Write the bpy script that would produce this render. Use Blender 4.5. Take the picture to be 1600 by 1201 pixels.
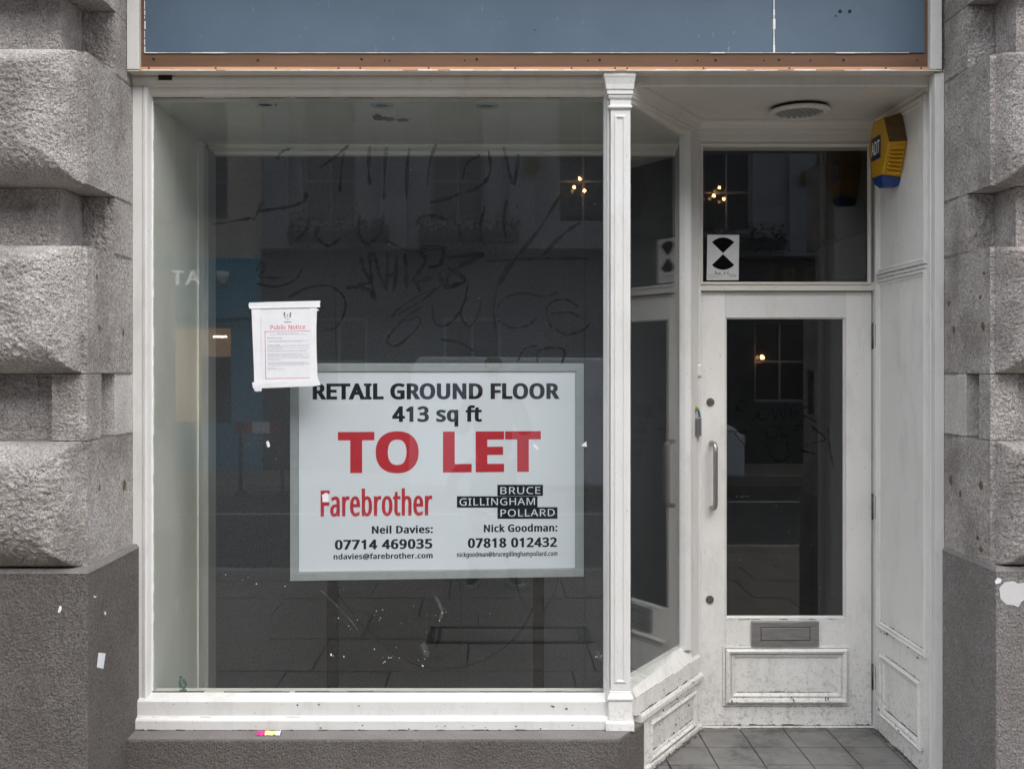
import bpy, bmesh, math, random
from mathutils import Vector, noise as mn
from mathutils.geometry import delaunay_2d_cdt

# ------------------------------------------------------------------ scene, camera, light
for o in list(bpy.data.objects):
    bpy.data.objects.remove(o)
S = bpy.context.scene
COL = S.collection
R = math.radians
EYE = 1.75                       # camera height above the pavement
F = 1600.0                       # focal length in photograph pixels (1600 px wide)
CX, CY = 765.0, 575.0            # principal point in the photograph

cd = bpy.data.cameras.new('camera')
cd.sensor_width = 36.0
cd.lens = 36.0
cd.shift_x = (800 - CX) / 1600
cd.shift_y = -(600.5 - CY) / 1600
cd.clip_start = 0.01
cd.clip_end = 400
cam = bpy.data.objects.new('camera', cd)
COL.objects.link(cam)
cam.location = (0, -4.0, EYE)
cam.rotation_euler = (R(90), 0, 0)
S.camera = cam

SUN_EL, SUN_AZ = 50.0, 20.0       # light comes from behind the camera, high over the street
w = bpy.data.worlds.new('World')
S.world = w
w.use_nodes = True
nt = w.node_tree
bg = nt.nodes['Background']
sky = nt.nodes.new('ShaderNodeTexSky')
sky.sky_type = 'NISHITA'
sky.sun_disc = False
sky.sun_elevation = R(SUN_EL)
sky.sun_rotation = R(180 - SUN_AZ)
sky.air_density = 1.0
sky.dust_density = 2.5
sky.ozone_density = 1.0
hs = nt.nodes.new('ShaderNodeHueSaturation')     # overcast: the blue is mostly washed out
hs.inputs['Saturation'].default_value = 0.45
nt.links.new(sky.outputs[0], hs.inputs['Color'])
nt.links.new(hs.outputs[0], bg.inputs['Color'])
bg.inputs['Strength'].default_value = 0.15
sd = bpy.data.lights.new('sun', 'SUN')
sd.energy = 1.5
sd.angle = R(150)
sd.color = (0.95, 0.985, 0.985)
so = bpy.data.objects.new('sun', sd)
COL.objects.link(so)
el, az = R(SUN_EL), R(SUN_AZ)
d = Vector((math.sin(az) * math.cos(el), -math.cos(az) * math.cos(el), math.sin(el)))
so.rotation_euler = d.to_track_quat('Z', 'Y').to_euler()
so.location = (0, -10, 20)

S.view_settings.view_transform = 'Standard'
S.view_settings.look = 'None'
S.view_settings.gamma = 1
S.view_settings.exposure = 1.34
S.view_settings.use_curve_mapping = False
S.cycles.max_bounces = 10
S.cycles.diffuse_bounces = 5
S.cycles.transparent_max_bounces = 24
S.cycles.use_denoising = True

random.seed(7)


# ------------------------------------------------------------------ helpers
def W(px, py, D):
    """photograph pixel at distance D -> metres"""
    return Vector(((px - CX) * D / F, D - 4.0, EYE + (CY - py) * D / F))


def X(px, D):
    return (px - CX) * D / F


def Zz(py, D):
    return EYE + (CY - py) * D / F


def lin(r, g, b):
    f = lambda c: c / 12.92 if c <= .04045 else ((c + .055) / 1.055) ** 2.4
    return (f(r / 255), f(g / 255), f(b / 255), 1)


ORG = {}


def register(o, parent):
    COL.objects.link(o)
    if parent is not None:
        o.parent = parent
        ORG[o.name] = ORG[parent.name]
    else:
        ORG[o.name] = Vector((0, 0, 0))


def tag(o, label=None, cat=None, group=None, kind=None):
    if label: o['label'] = label
    if cat: o['category'] = cat
    if group: o['group'] = group
    if kind: o['kind'] = kind
    return o


def thing(name, label, cat, loc, group=None, kind=None):
    o = bpy.data.objects.new(name, None)
    o.empty_display_size = .1
    COL.objects.link(o)
    o.location = loc
    ORG[o.name] = Vector(loc)
    return tag(o, label, cat, group, kind)


def mesh_object(name, me, parent, mat):
    if not isinstance(mat, (list, tuple)): mat = [mat]
    for m in mat: me.materials.append(m)
    o = bpy.data.objects.new(name, me)
    register(o, parent)
    return o


class MB:
    """collects shapes in metres and links them as one mesh object"""
    def __init__(self):
        self.v, self.f, self.mi, self.m, self.sm = [], [], [], 0, []
        self.s = False

    def add(self, vs, fs):
        n = len(self.v)
        self.v += [Vector(p) for p in vs]
        for f in fs:
            self.f.append([i + n for i in f]); self.mi.append(self.m); self.sm.append(self.s)
        return self

    def box(self, x0, x1, y0, y1, z0, z1):
        return self.hexa([(x0, y0, z0), (x1, y0, z0), (x1, y1, z0), (x0, y1, z0),
                          (x0, y0, z1), (x1, y0, z1), (x1, y1, z1), (x0, y1, z1)])

    def hexa(self, p):
        return self.add(p, [(0, 3, 2, 1), (4, 5, 6, 7), (0, 1, 5, 4), (1, 2, 6, 5), (2, 3, 7, 6), (3, 0, 4, 7)])

    def loft(self, rings, caps=True, closed=True):
        n = len(rings[0]); vs = [p for r in rings for p in r]; fs = []
        for k in range(len(rings) - 1):
            for i in range(n if closed else n - 1):
                j = (i + 1) % n
                fs.append((k * n + i, k * n + j, (k + 1) * n + j, (k + 1) * n + i))
        if caps:
            fs.append(tuple(reversed(range(n))))
            fs.append(tuple((len(rings) - 1) * n + i for i in range(n)))
        return self.add(vs, fs)

    def prism_x(self, prof, x0, x1):          # profile of (y, z)
        return self.loft([[(x0, y, z) for y, z in prof], [(x1, y, z) for y, z in prof]])

    def prism_z(self, prof, z0, z1):          # plan of (x, y)
        return self.loft([[(x, y, z0) for x, y in prof], [(x, y, z1) for x, y in prof]])

    def prism_dir(self, prof, o, u, n, length):  # profile of (out along n, z), swept along u from o
        o, u, n = Vector(o), Vector(u), Vector(n)
        r = [[o + n * a + Vector((0, 0, b)) + u * t for a, b in prof] for t in (0, length)]
        return self.loft(r)

    def tube(self, pts, r, seg=10, caps=True):
        pts = [Vector(p) for p in pts]
        rs = r if isinstance(r, (list, tuple)) else [r] * len(pts)
        rings = []; ref = None
        for i, p in enumerate(pts):
            t = (pts[min(i + 1, len(pts) - 1)] - pts[max(i - 1, 0)]).normalized()
            if ref is None:
                ref = t.orthogonal().normalized()
            ref = (ref - t * ref.dot(t)).normalized()
            b = t.cross(ref)
            rings.append([p + (ref * math.cos(a) + b * math.sin(a)) * rs[i] for a in [2 * math.pi * k / seg for k in range(seg)]])
        s0 = self.s; self.s = True
        self.loft(rings, caps)
        self.s = s0
        return self

    def ring_frame(self, prof, o, u, v, wd, ht, n=None):
        """mitred moulding round a rectangle: prof of (inset, height); o lower-left, u right, v up"""
        o, u, v = Vector(o), Vector(u).normalized(), Vector(v).normalized()
        n = n or u.cross(v)
        rows = []
        for dd, h in prof:
            rows.append([o + u * a + v * b + n * h for a, b in ((dd, dd), (wd - dd, dd), (wd - dd, ht - dd), (dd, ht - dd))])
        vs = [p for r in rows for p in r]; fs = []
        for k in range(len(rows) - 1):
            for i in range(4):
                j = (i + 1) % 4
                fs.append((k * 4 + i, k * 4 + j, (k + 1) * 4 + j, (k + 1) * 4 + i))
        return self.add(vs, fs)

    def disc(self, c, nrm, r, h, seg=20, r2=None):
        c, nrm = Vector(c), Vector(nrm).normalized()
        a = nrm.orthogonal().normalized(); b = nrm.cross(a)
        r2 = r if r2 is None else r2
        ring = lambda q, rr: [q + (a * math.cos(t) + b * math.sin(t)) * rr for t in [2 * math.pi * k / seg for k in range(seg)]]
        return self.loft([ring(c, r), ring(c + nrm * h, r2)])

    def build(self, name, mat, parent=None, bevel=0.0, seg=2, angle=25, fix=True):
        off = ORG[parent.name] if parent is not None else Vector((0, 0, 0))
        me = bpy.data.meshes.new(name)
        me.from_pydata([p - off for p in self.v], [], self.f)
        for i, p in enumerate(me.polygons):
            p.material_index = self.mi[i]
            p.use_smooth = self.sm[i]
        if bevel or fix:
            bm = bmesh.new(); bm.from_mesh(me)
            if fix: bmesh.ops.recalc_face_normals(bm, faces=bm.faces)
            if bevel:
                es = [e for e in bm.edges if len(e.link_faces) == 2 and e.calc_face_angle(0) > R(angle)]
                bmesh.ops.bevel(bm, geom=es, offset=bevel, segments=seg, profile=.5, affect='EDGES', clamp_overlap=True)
            bm.to_mesh(me); bm.free()
        return mesh_object(name, me, parent, mat)


def copy_tree(o, parent=None):
    c = o.copy()
    COL.objects.link(c)
    if parent is not None: c.parent = parent
    for ch in list(o.children): copy_tree(ch, c)
    return c


# ------------------------------------------------------------------ materials
class NT:
    def __init__(self, name):
        self.m = bpy.data.materials.new(name)
        self.m.use_nodes = True
        self.t = self.m.node_tree
        self.b = self.t.nodes['Principled BSDF']
        self.out = self.t.nodes['Material Output']
        tc = self.t.nodes.new('ShaderNodeNewGeometry')
        self.pos = tc.outputs['Position']

    def link(self, a, b): self.t.links.new(a, b)

    def put(self, sock, val):
        if isinstance(val, bpy.types.NodeSocket): self.link(val, sock)
        elif isinstance(val, (tuple, list)) and len(val) == 3 and sock.type == 'RGBA': sock.default_value = (*val, 1)
        else: sock.default_value = val

    def noise(self, scale, detail=4, rough=.6, stretch=None, dist=0.0, off=0.0):
        n = self.t.nodes.new('ShaderNodeTexNoise')
        n.inputs['Scale'].default_value = scale
        n.inputs['Detail'].default_value = detail
        n.inputs['Roughness'].default_value = rough
        n.inputs['Distortion'].default_value = dist
        mp = self.t.nodes.new('ShaderNodeMapping')
        mp.inputs['Scale'].default_value = stretch or (1, 1, 1)
        mp.inputs['Location'].default_value = (off, off * .7, off * 1.3)
        self.link(self.pos, mp.inputs['Vector'])
        self.link(mp.outputs[0], n.inputs['Vector'])
        return n.outputs['Fac']

    def voronoi(self, scale, feature='F1', stretch=None):
        n = self.t.nodes.new('ShaderNodeTexVoronoi')
        n.feature = feature
        n.inputs['Scale'].default_value = scale
        if stretch:
            mp = self.t.nodes.new('ShaderNodeMapping')
            mp.inputs['Scale'].default_value = stretch
            self.link(self.pos, mp.inputs['Vector']); self.link(mp.outputs[0], n.inputs['Vector'])
        else:
            self.link(self.pos, n.inputs['Vector'])
        return n

    def ramp(self, fac, stops, interp='LINEAR'):
        n = self.t.nodes.new('ShaderNodeValToRGB')
        n.color_ramp.interpolation = interp
        e = n.color_ramp.elements
        while len(e) < len(stops): e.new(.5)
        for i, (p, c) in enumerate(stops):
            e[i].position = p
            e[i].color = c if isinstance(c, (tuple, list)) else (c, c, c, 1)
        self.link(fac, n.inputs[0])
        return n.outputs[0]

    def mix(self, fac, a, b, mode='MIX'):
        n = self.t.nodes.new('ShaderNodeMix')
        n.data_type = 'RGBA'; n.blend_type = mode
        self.put(n.inputs['Factor'], fac); self.put(n.inputs['A'], a); self.put(n.inputs['B'], b)
        # colour sockets of the Mix node
        for s_, v_ in ((n.inputs[6], a), (n.inputs[7], b)): self.put(s_, v_)
        return n.outputs[2]

    def math(self, op, a, b=None, clamp=False):
        n = self.t.nodes.new('ShaderNodeMath'); n.operation = op; n.use_clamp = clamp
        self.put(n.inputs[0], a)
        if b is not None: self.put(n.inputs[1], b)
        return n.outputs[0]

    def bump(self, h, strength=.3, dist=.002, prev=None):
        n = self.t.nodes.new('ShaderNodeBump')
        n.inputs['Strength'].default_value = strength
        n.inputs['Distance'].default_value = dist
        self.link(h, n.inputs['Height'])
        if prev is not None: self.link(prev, n.inputs['Normal'])
        return n.outputs[0]

    def done(self, color=None, rough=None, normal=None, metal=None, spec=None, **k):
        if color is not None: self.put(self.b.inputs['Base Color'], color)
        if rough is not None: self.put(self.b.inputs['Roughness'], rough)
        if normal is not None: self.link(normal, self.b.inputs['Normal'])
        if metal is not None: self.b.inputs['Metallic'].default_value = metal
        if spec is not None: self.b.inputs['Specular IOR Level'].default_value = spec
        for kk, vv in k.items(): self.b.inputs[kk.replace('_', ' ')].default_value = vv
        return self.m


def plain(name, col, rough=.5, metal=0.0, var=.0, spec=None, scale=30):
    n = NT(name)
    c = col
    if var:
        c = n.mix(n.ramp(n.noise(scale), [(.3, 0.0), (.7, 1.0)]), tuple(x * (1 - var) for x in col[:3]) + (1,), tuple(min(1, x * (1 + var)) for x in col[:3]) + (1,))
    return n.done(c, rough, metal=metal, spec=spec)


def granite(name, light, dark, stain, rough_bump=.6, bump_scale=110, warm=None, speck=150, soot=.5):
    n = NT(name)
    v = n.noise(speck, 3, .75)
    c = n.mix(n.ramp(v, [(.40, 0.0), (.56, 1.0)]), dark, light)
    v2 = n.noise(speck * .5, 3, .75, off=9)
    c = n.mix(n.ramp(v2, [(.54, 0.0), (.66, .55)]), c, warm or light)
    v3 = n.noise(speck * 1.9, 2, .6, off=14)
    c = n.mix(n.ramp(v3, [(.58, 0.0), (.68, .6)]), c, tuple(x * .6 for x in dark[:3]) + (1,))
    v4 = n.noise(26, 4, .7, off=27)
    c = n.mix(n.ramp(v4, [(.42, 0.0), (.62, .5)]), c, n.mix(.5, dark, warm or light))
    # weathering: broad soot patches with outlines of their own
    p = n.ramp(n.noise(4.2, 6, .68, off=3), [(.42, 0.0), (.63, soot)])
    c = n.mix(p, c, n.mix(.62, c, stain))
    q = n.ramp(n.noise(14, 6, .75, stretch=(1, 1, .45), off=21), [(.54, 0.0), (.72, soot * .8)])
    c = n.mix(q, c, n.mix(.6, c, stain))
    h = n.noise(bump_scale, 3, .65)
    h2 = n.noise(bump_scale * .45, 3, .6, off=5)
    nb = n.bump(h, rough_bump, .016)
    nb = n.bump(h2, rough_bump * .6, .02, nb)
    return n.done(c, .85, nb, spec=.25)


def paint(name, col, dirt=.25, low=False, rough=.38):
    n = NT(name)
    c = n.mix(n.ramp(n.noise(3, 5, .6), [(.35, 0.0), (.7, .5)]), col, tuple(x * .86 for x in col[:2]) + (col[2] * .80, 1))
    # grime smears
    g = n.ramp(n.noise(9, 8, .74, stretch=(1, 1, .35), off=4), [(.50, 0.0), (.76, dirt * 1.25)])
    c = n.mix(g, c, (.22, .20, .17, 1))
    # small chips and specks
    sp = n.ramp(n.noise(85, 2, .5, off=8), [(.715, 0.0), (.735, 1.0)], 'LINEAR')
    c = n.mix(n.math('MULTIPLY', sp, min(1, dirt * 1.6)), c, (.09, .08, .07, 1))
    if low:
        # street splash: speckled dirt, thicker near the paving
        sx = n.t.nodes.new('ShaderNodeSeparateXYZ'); n.link(n.pos, sx.inputs[0])
        hgt = n.ramp(n.math('MULTIPLY', sx.outputs[2], 1.0), [(.13, 1.0), (.52, .25), (.8, 0.0)])
        k = n.math('MULTIPLY', n.ramp(n.noise(42, 7, .78, off=2), [(.50, 0.0), (.66, 1.0)]), hgt)
        c = n.mix(n.math('MULTIPLY', k, .62), c, (.16, .145, .125, 1))
        k2 = n.math('MULTIPLY', n.ramp(n.noise(120, 3, .6, off=12), [(.64, 0.0), (.68, 1.0)]), hgt)
        c = n.mix(n.math('MULTIPLY', k2, .8), c, (.07, .062, .055, 1))
        k3 = n.math('MULTIPLY', n.ramp(n.noise(7, 9, .8, stretch=(2.2, 2.2, .6), off=17), [(.55, 0.0), (.63, 1.0)]), hgt)
        c = n.mix(n.math('MULTIPLY', k3, .35), c, (.23, .21, .18, 1))
    nb = n.bump(n.noise(30, 4, .6, stretch=(1.5, 1.5, .5)), .12, .004)
    nb = n.bump(n.noise(240, 2, .5), .08, .001, nb)
    return n.done(c, rough, nb)


def glass(name, haze=.02, tint=(.98, .99, .985, 1), refl=1.0):
    n = NT(name)
    t = n.t
    tr = t.nodes.new('ShaderNodeBsdfTransparent'); tr.inputs[0].default_value = tint
    gl = t.nodes.new('ShaderNodeBsdfGlossy'); gl.inputs['Roughness'].default_value = 0.012
    gl.inputs[0].default_value = (refl, refl, refl, 1)
    # Schlick reflectance, the same from both sides of the thin pane
    ge = t.nodes.new('ShaderNodeNewGeometry')
    dt = t.nodes.new('ShaderNodeVectorMath'); dt.operation = 'DOT_PRODUCT'
    n.link(ge.outputs['Normal'], dt.inputs[0]); n.link(ge.outputs['Incoming'], dt.inputs[1])
    cs = n.math('SUBTRACT', 1.0, n.math('ABSOLUTE', dt.outputs['Value']), True)
    fr = n.math('ADD', .043, n.math('MULTIPLY', n.math('POWER', cs, 5.0), .95), True)
    mx = t.nodes.new('ShaderNodeMixShader')
    n.link(fr, mx.inputs[0]); n.link(tr.outputs[0], mx.inputs[1]); n.link(gl.outputs[0], mx.inputs[2])
    df = t.nodes.new('ShaderNodeBsdfDiffuse'); df.inputs[0].default_value = (.55, .56, .55, 1)
    d1 = n.ramp(n.noise(4, 7, .7, dist=.6), [(.35, haze * .35), (.75, haze)])
    d2 = n.ramp(n.noise(260, 2, .5, off=3), [(.755, 0.0), (.78, .16)])
    d3 = n.ramp(n.noise(3.2, 2, .5, off=31), [(.5, 0.0), (.62, 1.0)])
    dd = n.math('ADD', d1, n.math('MULTIPLY', d2, d3))
    m2 = t.nodes.new('ShaderNodeMixShader')
    n.link(dd, m2.inputs[0]); n.link(mx.outputs[0], m2.inputs[1]); n.link(df.outputs[0], m2.inputs[2])
    n.link(m2.outputs[0], n.out.inputs[0])
    return n.m


def ink(name, col, alpha):
    n = NT(name)
    t = n.t
    tr = t.nodes.new('ShaderNodeBsdfTransparent')
    df = t.nodes.new('ShaderNodeBsdfDiffuse'); df.inputs[0].default_value = col
    mx = t.nodes.new('ShaderNodeMixShader')
    f = n.ramp(n.noise(14, 4, .7), [(.3, alpha * .35), (.7, alpha)])
    n.link(f, mx.inputs[0]); n.link(tr.outputs[0], mx.inputs[1]); n.link(df.outputs[0], mx.inputs[2])
    n.link(mx.outputs[0], n.out.inputs[0])
    return n.m


def emit(name, col, strength):
    n = NT(name)
    return n.done((0, 0, 0, 1), .5, Emission_Color=col, Emission_Strength=strength)


M = {}
M['granite_rock'] = granite('granite_rock', (.62, .582, .555, 1), (.285, .265, .25, 1), (.14, .115, .10, 1), 1.0, 100, (.64, .55, .51, 1), 130, .85)
M['granite_flat'] = granite('granite_flat', (.70, .665, .64, 1), (.40, .38, .365, 1), (.22, .195, .175, 1), .55, 120, (.67, .60, .56, 1), 150, .55)
M['granite_dark'] = granite('granite_dark', (.185, .170, .158, 1), (.072, .067, .063, 1), (.085, .070, .062, 1), .65, 120, (.215, .172, .150, 1), 150, .6)
M['granite_grey'] = granite('granite_grey', (.29, .275, .265, 1), (.125, .12, .117, 1), (.12, .108, .098, 1), .65, 120, (.34, .29, .265, 1), 150, .55)
M['granite_worn'] = granite('granite_worn', (.25, .235, .225, 1), (.14, .13, .125, 1), (.11, .10, .09, 1), .3, 160, None, 200, .5)
M['mortar'] = plain('mortar', (.16, .145, .13, 1), .95, var=.3, scale=90)
M['white'] = paint('white_paint', (.695, .687, .672, 1), .22)
M['white_low'] = paint('white_paint_low', (.79, .775, .752, 1), .24, True)
M['cream'] = paint('soffit_paint', (.70, .66, .605, 1), .2)
M['blue'] = None
n = NT('blue_fascia_board')
c = n.mix(n.ramp(n.noise(2.2, 6, .6), [(.3, 0.0), (.7, 1.0)]), (.060, .100, .150, 1), (.082, .128, .182, 1))
c = n.mix(n.ramp(n.noise(60, 3, .6, stretch=(1, 1, .3), off=3), [(.66, 0.0), (.78, .35)]), c, (.40, .43, .46, 1))
M['blue'] = n.done(c, .55, n.bump(n.noise(300, 2, .6), .15, .001))
n = NT('bare_hardboard')
c = n.mix(n.ramp(n.noise(6, 6, .65, stretch=(.35, 1, 2.5)), [(.3, 0.0), (.7, 1.0)]), (.110, .058, .033, 1), (.165, .088, .050, 1))
c = n.mix(n.ramp(n.noise(130, 3, .7), [(.55, 0.0), (.75, .45)]), c, (.16, .085, .05, 1))
M['brown'] = n.done(c, .8, n.bump(n.noise(160, 3, .6), .3, .002))
n = NT('bare_timber')
c = n.mix(n.ramp(n.noise(9, 6, .65, stretch=(.2, 1, 4)), [(.3, 0.0), (.7, 1.0)]), (.42, .20, .105, 1), (.52, .28, .16, 1))
M['timber'] = n.done(c, .75, n.bump(n.noise(140, 3, .6, stretch=(.2, 1, 1)), .25, .002))
M['flake'] = plain('flaking_white', (.80, .78, .75, 1), .7, var=.08)
M['hole'] = plain('screw_hole', (.012, .010, .009, 1), .9)
M['glass'] = glass('window_glass', .010)
M['glass_door'] = glass('door_glass', .008)
M['ink'] = ink('marker_ink', (.006, .006, .006, 1), .50)
M['smear'] = ink('chalky_smear', (.75, .76, .75, 1), .10)
M['steel'] = NT('brushed_steel')
n = M['steel']
M['steel'] = n.done((.42, .40, .39, 1), n.ramp(n.noise(40, 4, .6, stretch=(12, 12, .6)), [(.3, .30), (.7, .46)]), metal=1.0)
n = NT('letterplate_steel')
c = n.mix(n.ramp(n.noise(14, 4, .6, stretch=(1, 1, 8)), [(.35, 0.0), (.7, 1.0)]), (.33, .32, .315, 1), (.44, .43, .42, 1))
M['plate'] = n.done(c, .42, metal=.85)
M['brass_old'] = plain('tarnished_metal', (.23, .20, .17, 1), .45, .9, .3)
M['hinge'] = plain('hinge_iron', (.10, .095, .09, 1), .5, .7, .4)
M['inner_wall'] = paint('inner_wall_paint', (.74, .74, .67, 1), .10)
M['inner_ceiling'] = paint('inner_ceiling_paint', (.62, .62, .575, 1), .12)
n = NT('charcoal_panel')
c = n.mix(n.ramp(n.noise(160, 3, .7), [(.35, 0.0), (.7, 1.0)]), (.042, .046, .052, 1), (.088, .094, .103, 1))
M['panel'] = n.done(c, .9, n.bump(n.noise(160, 3, .7), .2, .003), spec=.1)
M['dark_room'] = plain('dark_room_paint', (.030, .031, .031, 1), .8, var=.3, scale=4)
M['sign_white'] = plain('sign_face', (.64, .675, .715, 1), .35, var=.02, scale=3)
M['alu'] = plain('sign_aluminium', (.33, .355, .36, 1), .45, .3, .06)
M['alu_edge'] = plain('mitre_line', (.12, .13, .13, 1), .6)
M['sign_dark'] = plain('sign_lettering', (.008, .013, .022, 1), .7, spec=.1)
M['sign_red'] = plain('sign_red_lettering', (.44, .008, .020, 1), .6, var=.08)
M['paper'] = plain('paper', (.73, .735, .76, 1), .8, var=.03)
M['tape'] = plain('paper_tape', (.76, .755, .77, 1), .7, var=.04)
M['print_red'] = plain('print_red', (.55, .035, .075, 1), .8)
M['print_grey'] = plain('print_grey', (.24, .24, .29, 1), .8)
M['print_black'] = plain('print_black', (.004, .004, .004, 1), .9, spec=.08)
M['poster'] = plain('poster_card', (.56, .55, .545, 1), .7, var=.03)
M['yellow'] = plain('alarm_yellow', (.56, .295, .008, 1), .45, var=.06, scale=12)
M['blue_al'] = plain('alarm_blue', (.012, .045, .20, 1), .4)
M['blue_badge'] = plain('badge_blue', (.010, .012, .095, 1), .4)
M['white_print'] = plain('white_print', (.86, .86, .86, 1), .5)
M['cable'] = plain('black_cable', (.004, .004, .004, 1), .8, spec=.05)
M['black_plastic'] = plain('black_plastic', (.012, .012, .012, 1), .5)
M['alarm_top'] = plain('dark_brown_plastic', (.115, .070, .018, 1), .6, var=.2, scale=40)
M['grey_plastic'] = plain('grey_metal_box', (.20, .205, .22, 1), .45, .4)
M['teal'] = plain('teal_plastic', (.01, .13, .20, 1), .4)
M['lime'] = plain('yellow_green_plastic', (.35, .38, .05, 1), .4)
n = NT('porch_tile')
c = n.mix(n.ramp(n.noise(7, 6, .65), [(.3, 0.0), (.7, 1.0)]), (.145, .14, .135, 1), (.205, .20, .19, 1))
c = n.mix(n.ramp(n.noise(5, 9, .78, off=6), [(.50, 0.0), (.64, .7)]), c, (.055, .052, .05, 1))
M['tile'] = n.done(c, .7, n.bump(n.noise(200, 3, .6), .2, .002))
M['grout'] = plain('tile_grout', (.075, .07, .065, 1), .95, var=.3)
n = NT('york_stone')
c = n.mix(n.ramp(n.noise(3, 6, .65), [(.3, 0.0), (.7, 1.0)]), (.15, .13, .108, 1), (.215, .19, .16, 1))
c = n.mix(n.ramp(n.noise(24, 6, .7, off=6), [(.55, 0.0), (.72, .6)]), c, (.065, .06, .055, 1))
M['flag'] = n.done(c, .8, n.bump(n.noise(60, 5, .6), .3, .004))
n = NT('asphalt')
c = n.mix(n.ramp(n.noise(220, 3, .7), [(.35, 0.0), (.7, 1.0)]), (.035, .035, .036, 1), (.075, .073, .07, 1))
M['asphalt'] = n.done(c, .85, n.bump(n.noise(220, 3, .7), .4, .005))
M['kerb'] = granite('kerb_granite', (.36, .35, .34, 1), (.2, .19, .18, 1), (.15, .14, .13, 1), .4, 150)
M['road_paint'] = plain('road_paint', (.62, .60, .54, 1), .7, var=.15)
M['road_yellow'] = plain('yellow_road_paint', (.55, .36, .05, 1), .7, var=.2)
M['iron'] = plain('cast_iron', (.016, .016, .016, 1), .6, .4, .3)
M['stone_far'] = plain('pale_ashlar', (.27, .28, .30, 1), .85, var=.12, scale=2)
M['dark_front'] = plain('dark_shopfront_paint', (.035, .035, .037, 1), .5, var=.2)
M['blue_front'] = plain('blue_shopfront_paint', (.03, .26, .38, 1), .45, var=.1)
M['gold'] = plain('gilt_letters', (.16, .12, .055, 1), .5, .4)
M['cream_blind'] = emit('lit_tan_blind', (1, .62, .36, 1), .36)
M['dark_glass'] = plain('dark_window_glass', (.012, .013, .014, 1), .05)
M['far_glass'] = plain('far_window_glass', (.085, .088, .095, 1), .3)
M['leaf'] = plain('basket_foliage', (.02, .03, .012, 1), .9, var=.4, scale=60)
M['bulb'] = emit('warm_bulb', (1, .46, .15, 1), 34.0)
M['strip_light'] = emit('strip_light', (1, .86, .62, 1), 16.0)
M['van_white'] = plain('van_paint', (.62, .66, .72, 1), .25)
M['tyre'] = plain('tyre_rubber', (.015, .015, .015, 1), .8)
M['lamp_red'] = plain('lamp_lens_red', (.35, .01, .01, 1), .2)
M['denim'] = plain('dark_denim', (.022, .026, .038, 1), .9, var=.2)
M['coat'] = plain('dark_coat', (.03, .03, .034, 1), .9, var=.2)
M['skin'] = plain('skin', (.52, .34, .26, 1), .55)
M['hair'] = plain('brown_hair', (.06, .04, .028, 1), .7)
M['shoe'] = plain('shoe_upper', (.05, .05, .055, 1), .7)
M['sole'] = plain('shoe_sole', (.42, .40, .38, 1), .7)
M['lit_letters'] = emit('lit_sign_letters', (1, .98, .95, 1), .85)
M['pink'] = plain('wrapper_pink', (.70, .02, .25, 1), .35)
M['lemon'] = plain('wrapper_yellow', (.72, .70, .30, 1), .35)
M['rust'] = plain('rust_stain', (.13, .085, .045, 1), .9, var=.4, scale=80)
M['spot_rim'] = plain('spotlight_rim', (.42, .42, .39, 1), .4)
M['brick'] = plain('upper_wall_stone', (.36, .34, .32, 1), .85, var=.1, scale=3)


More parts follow.
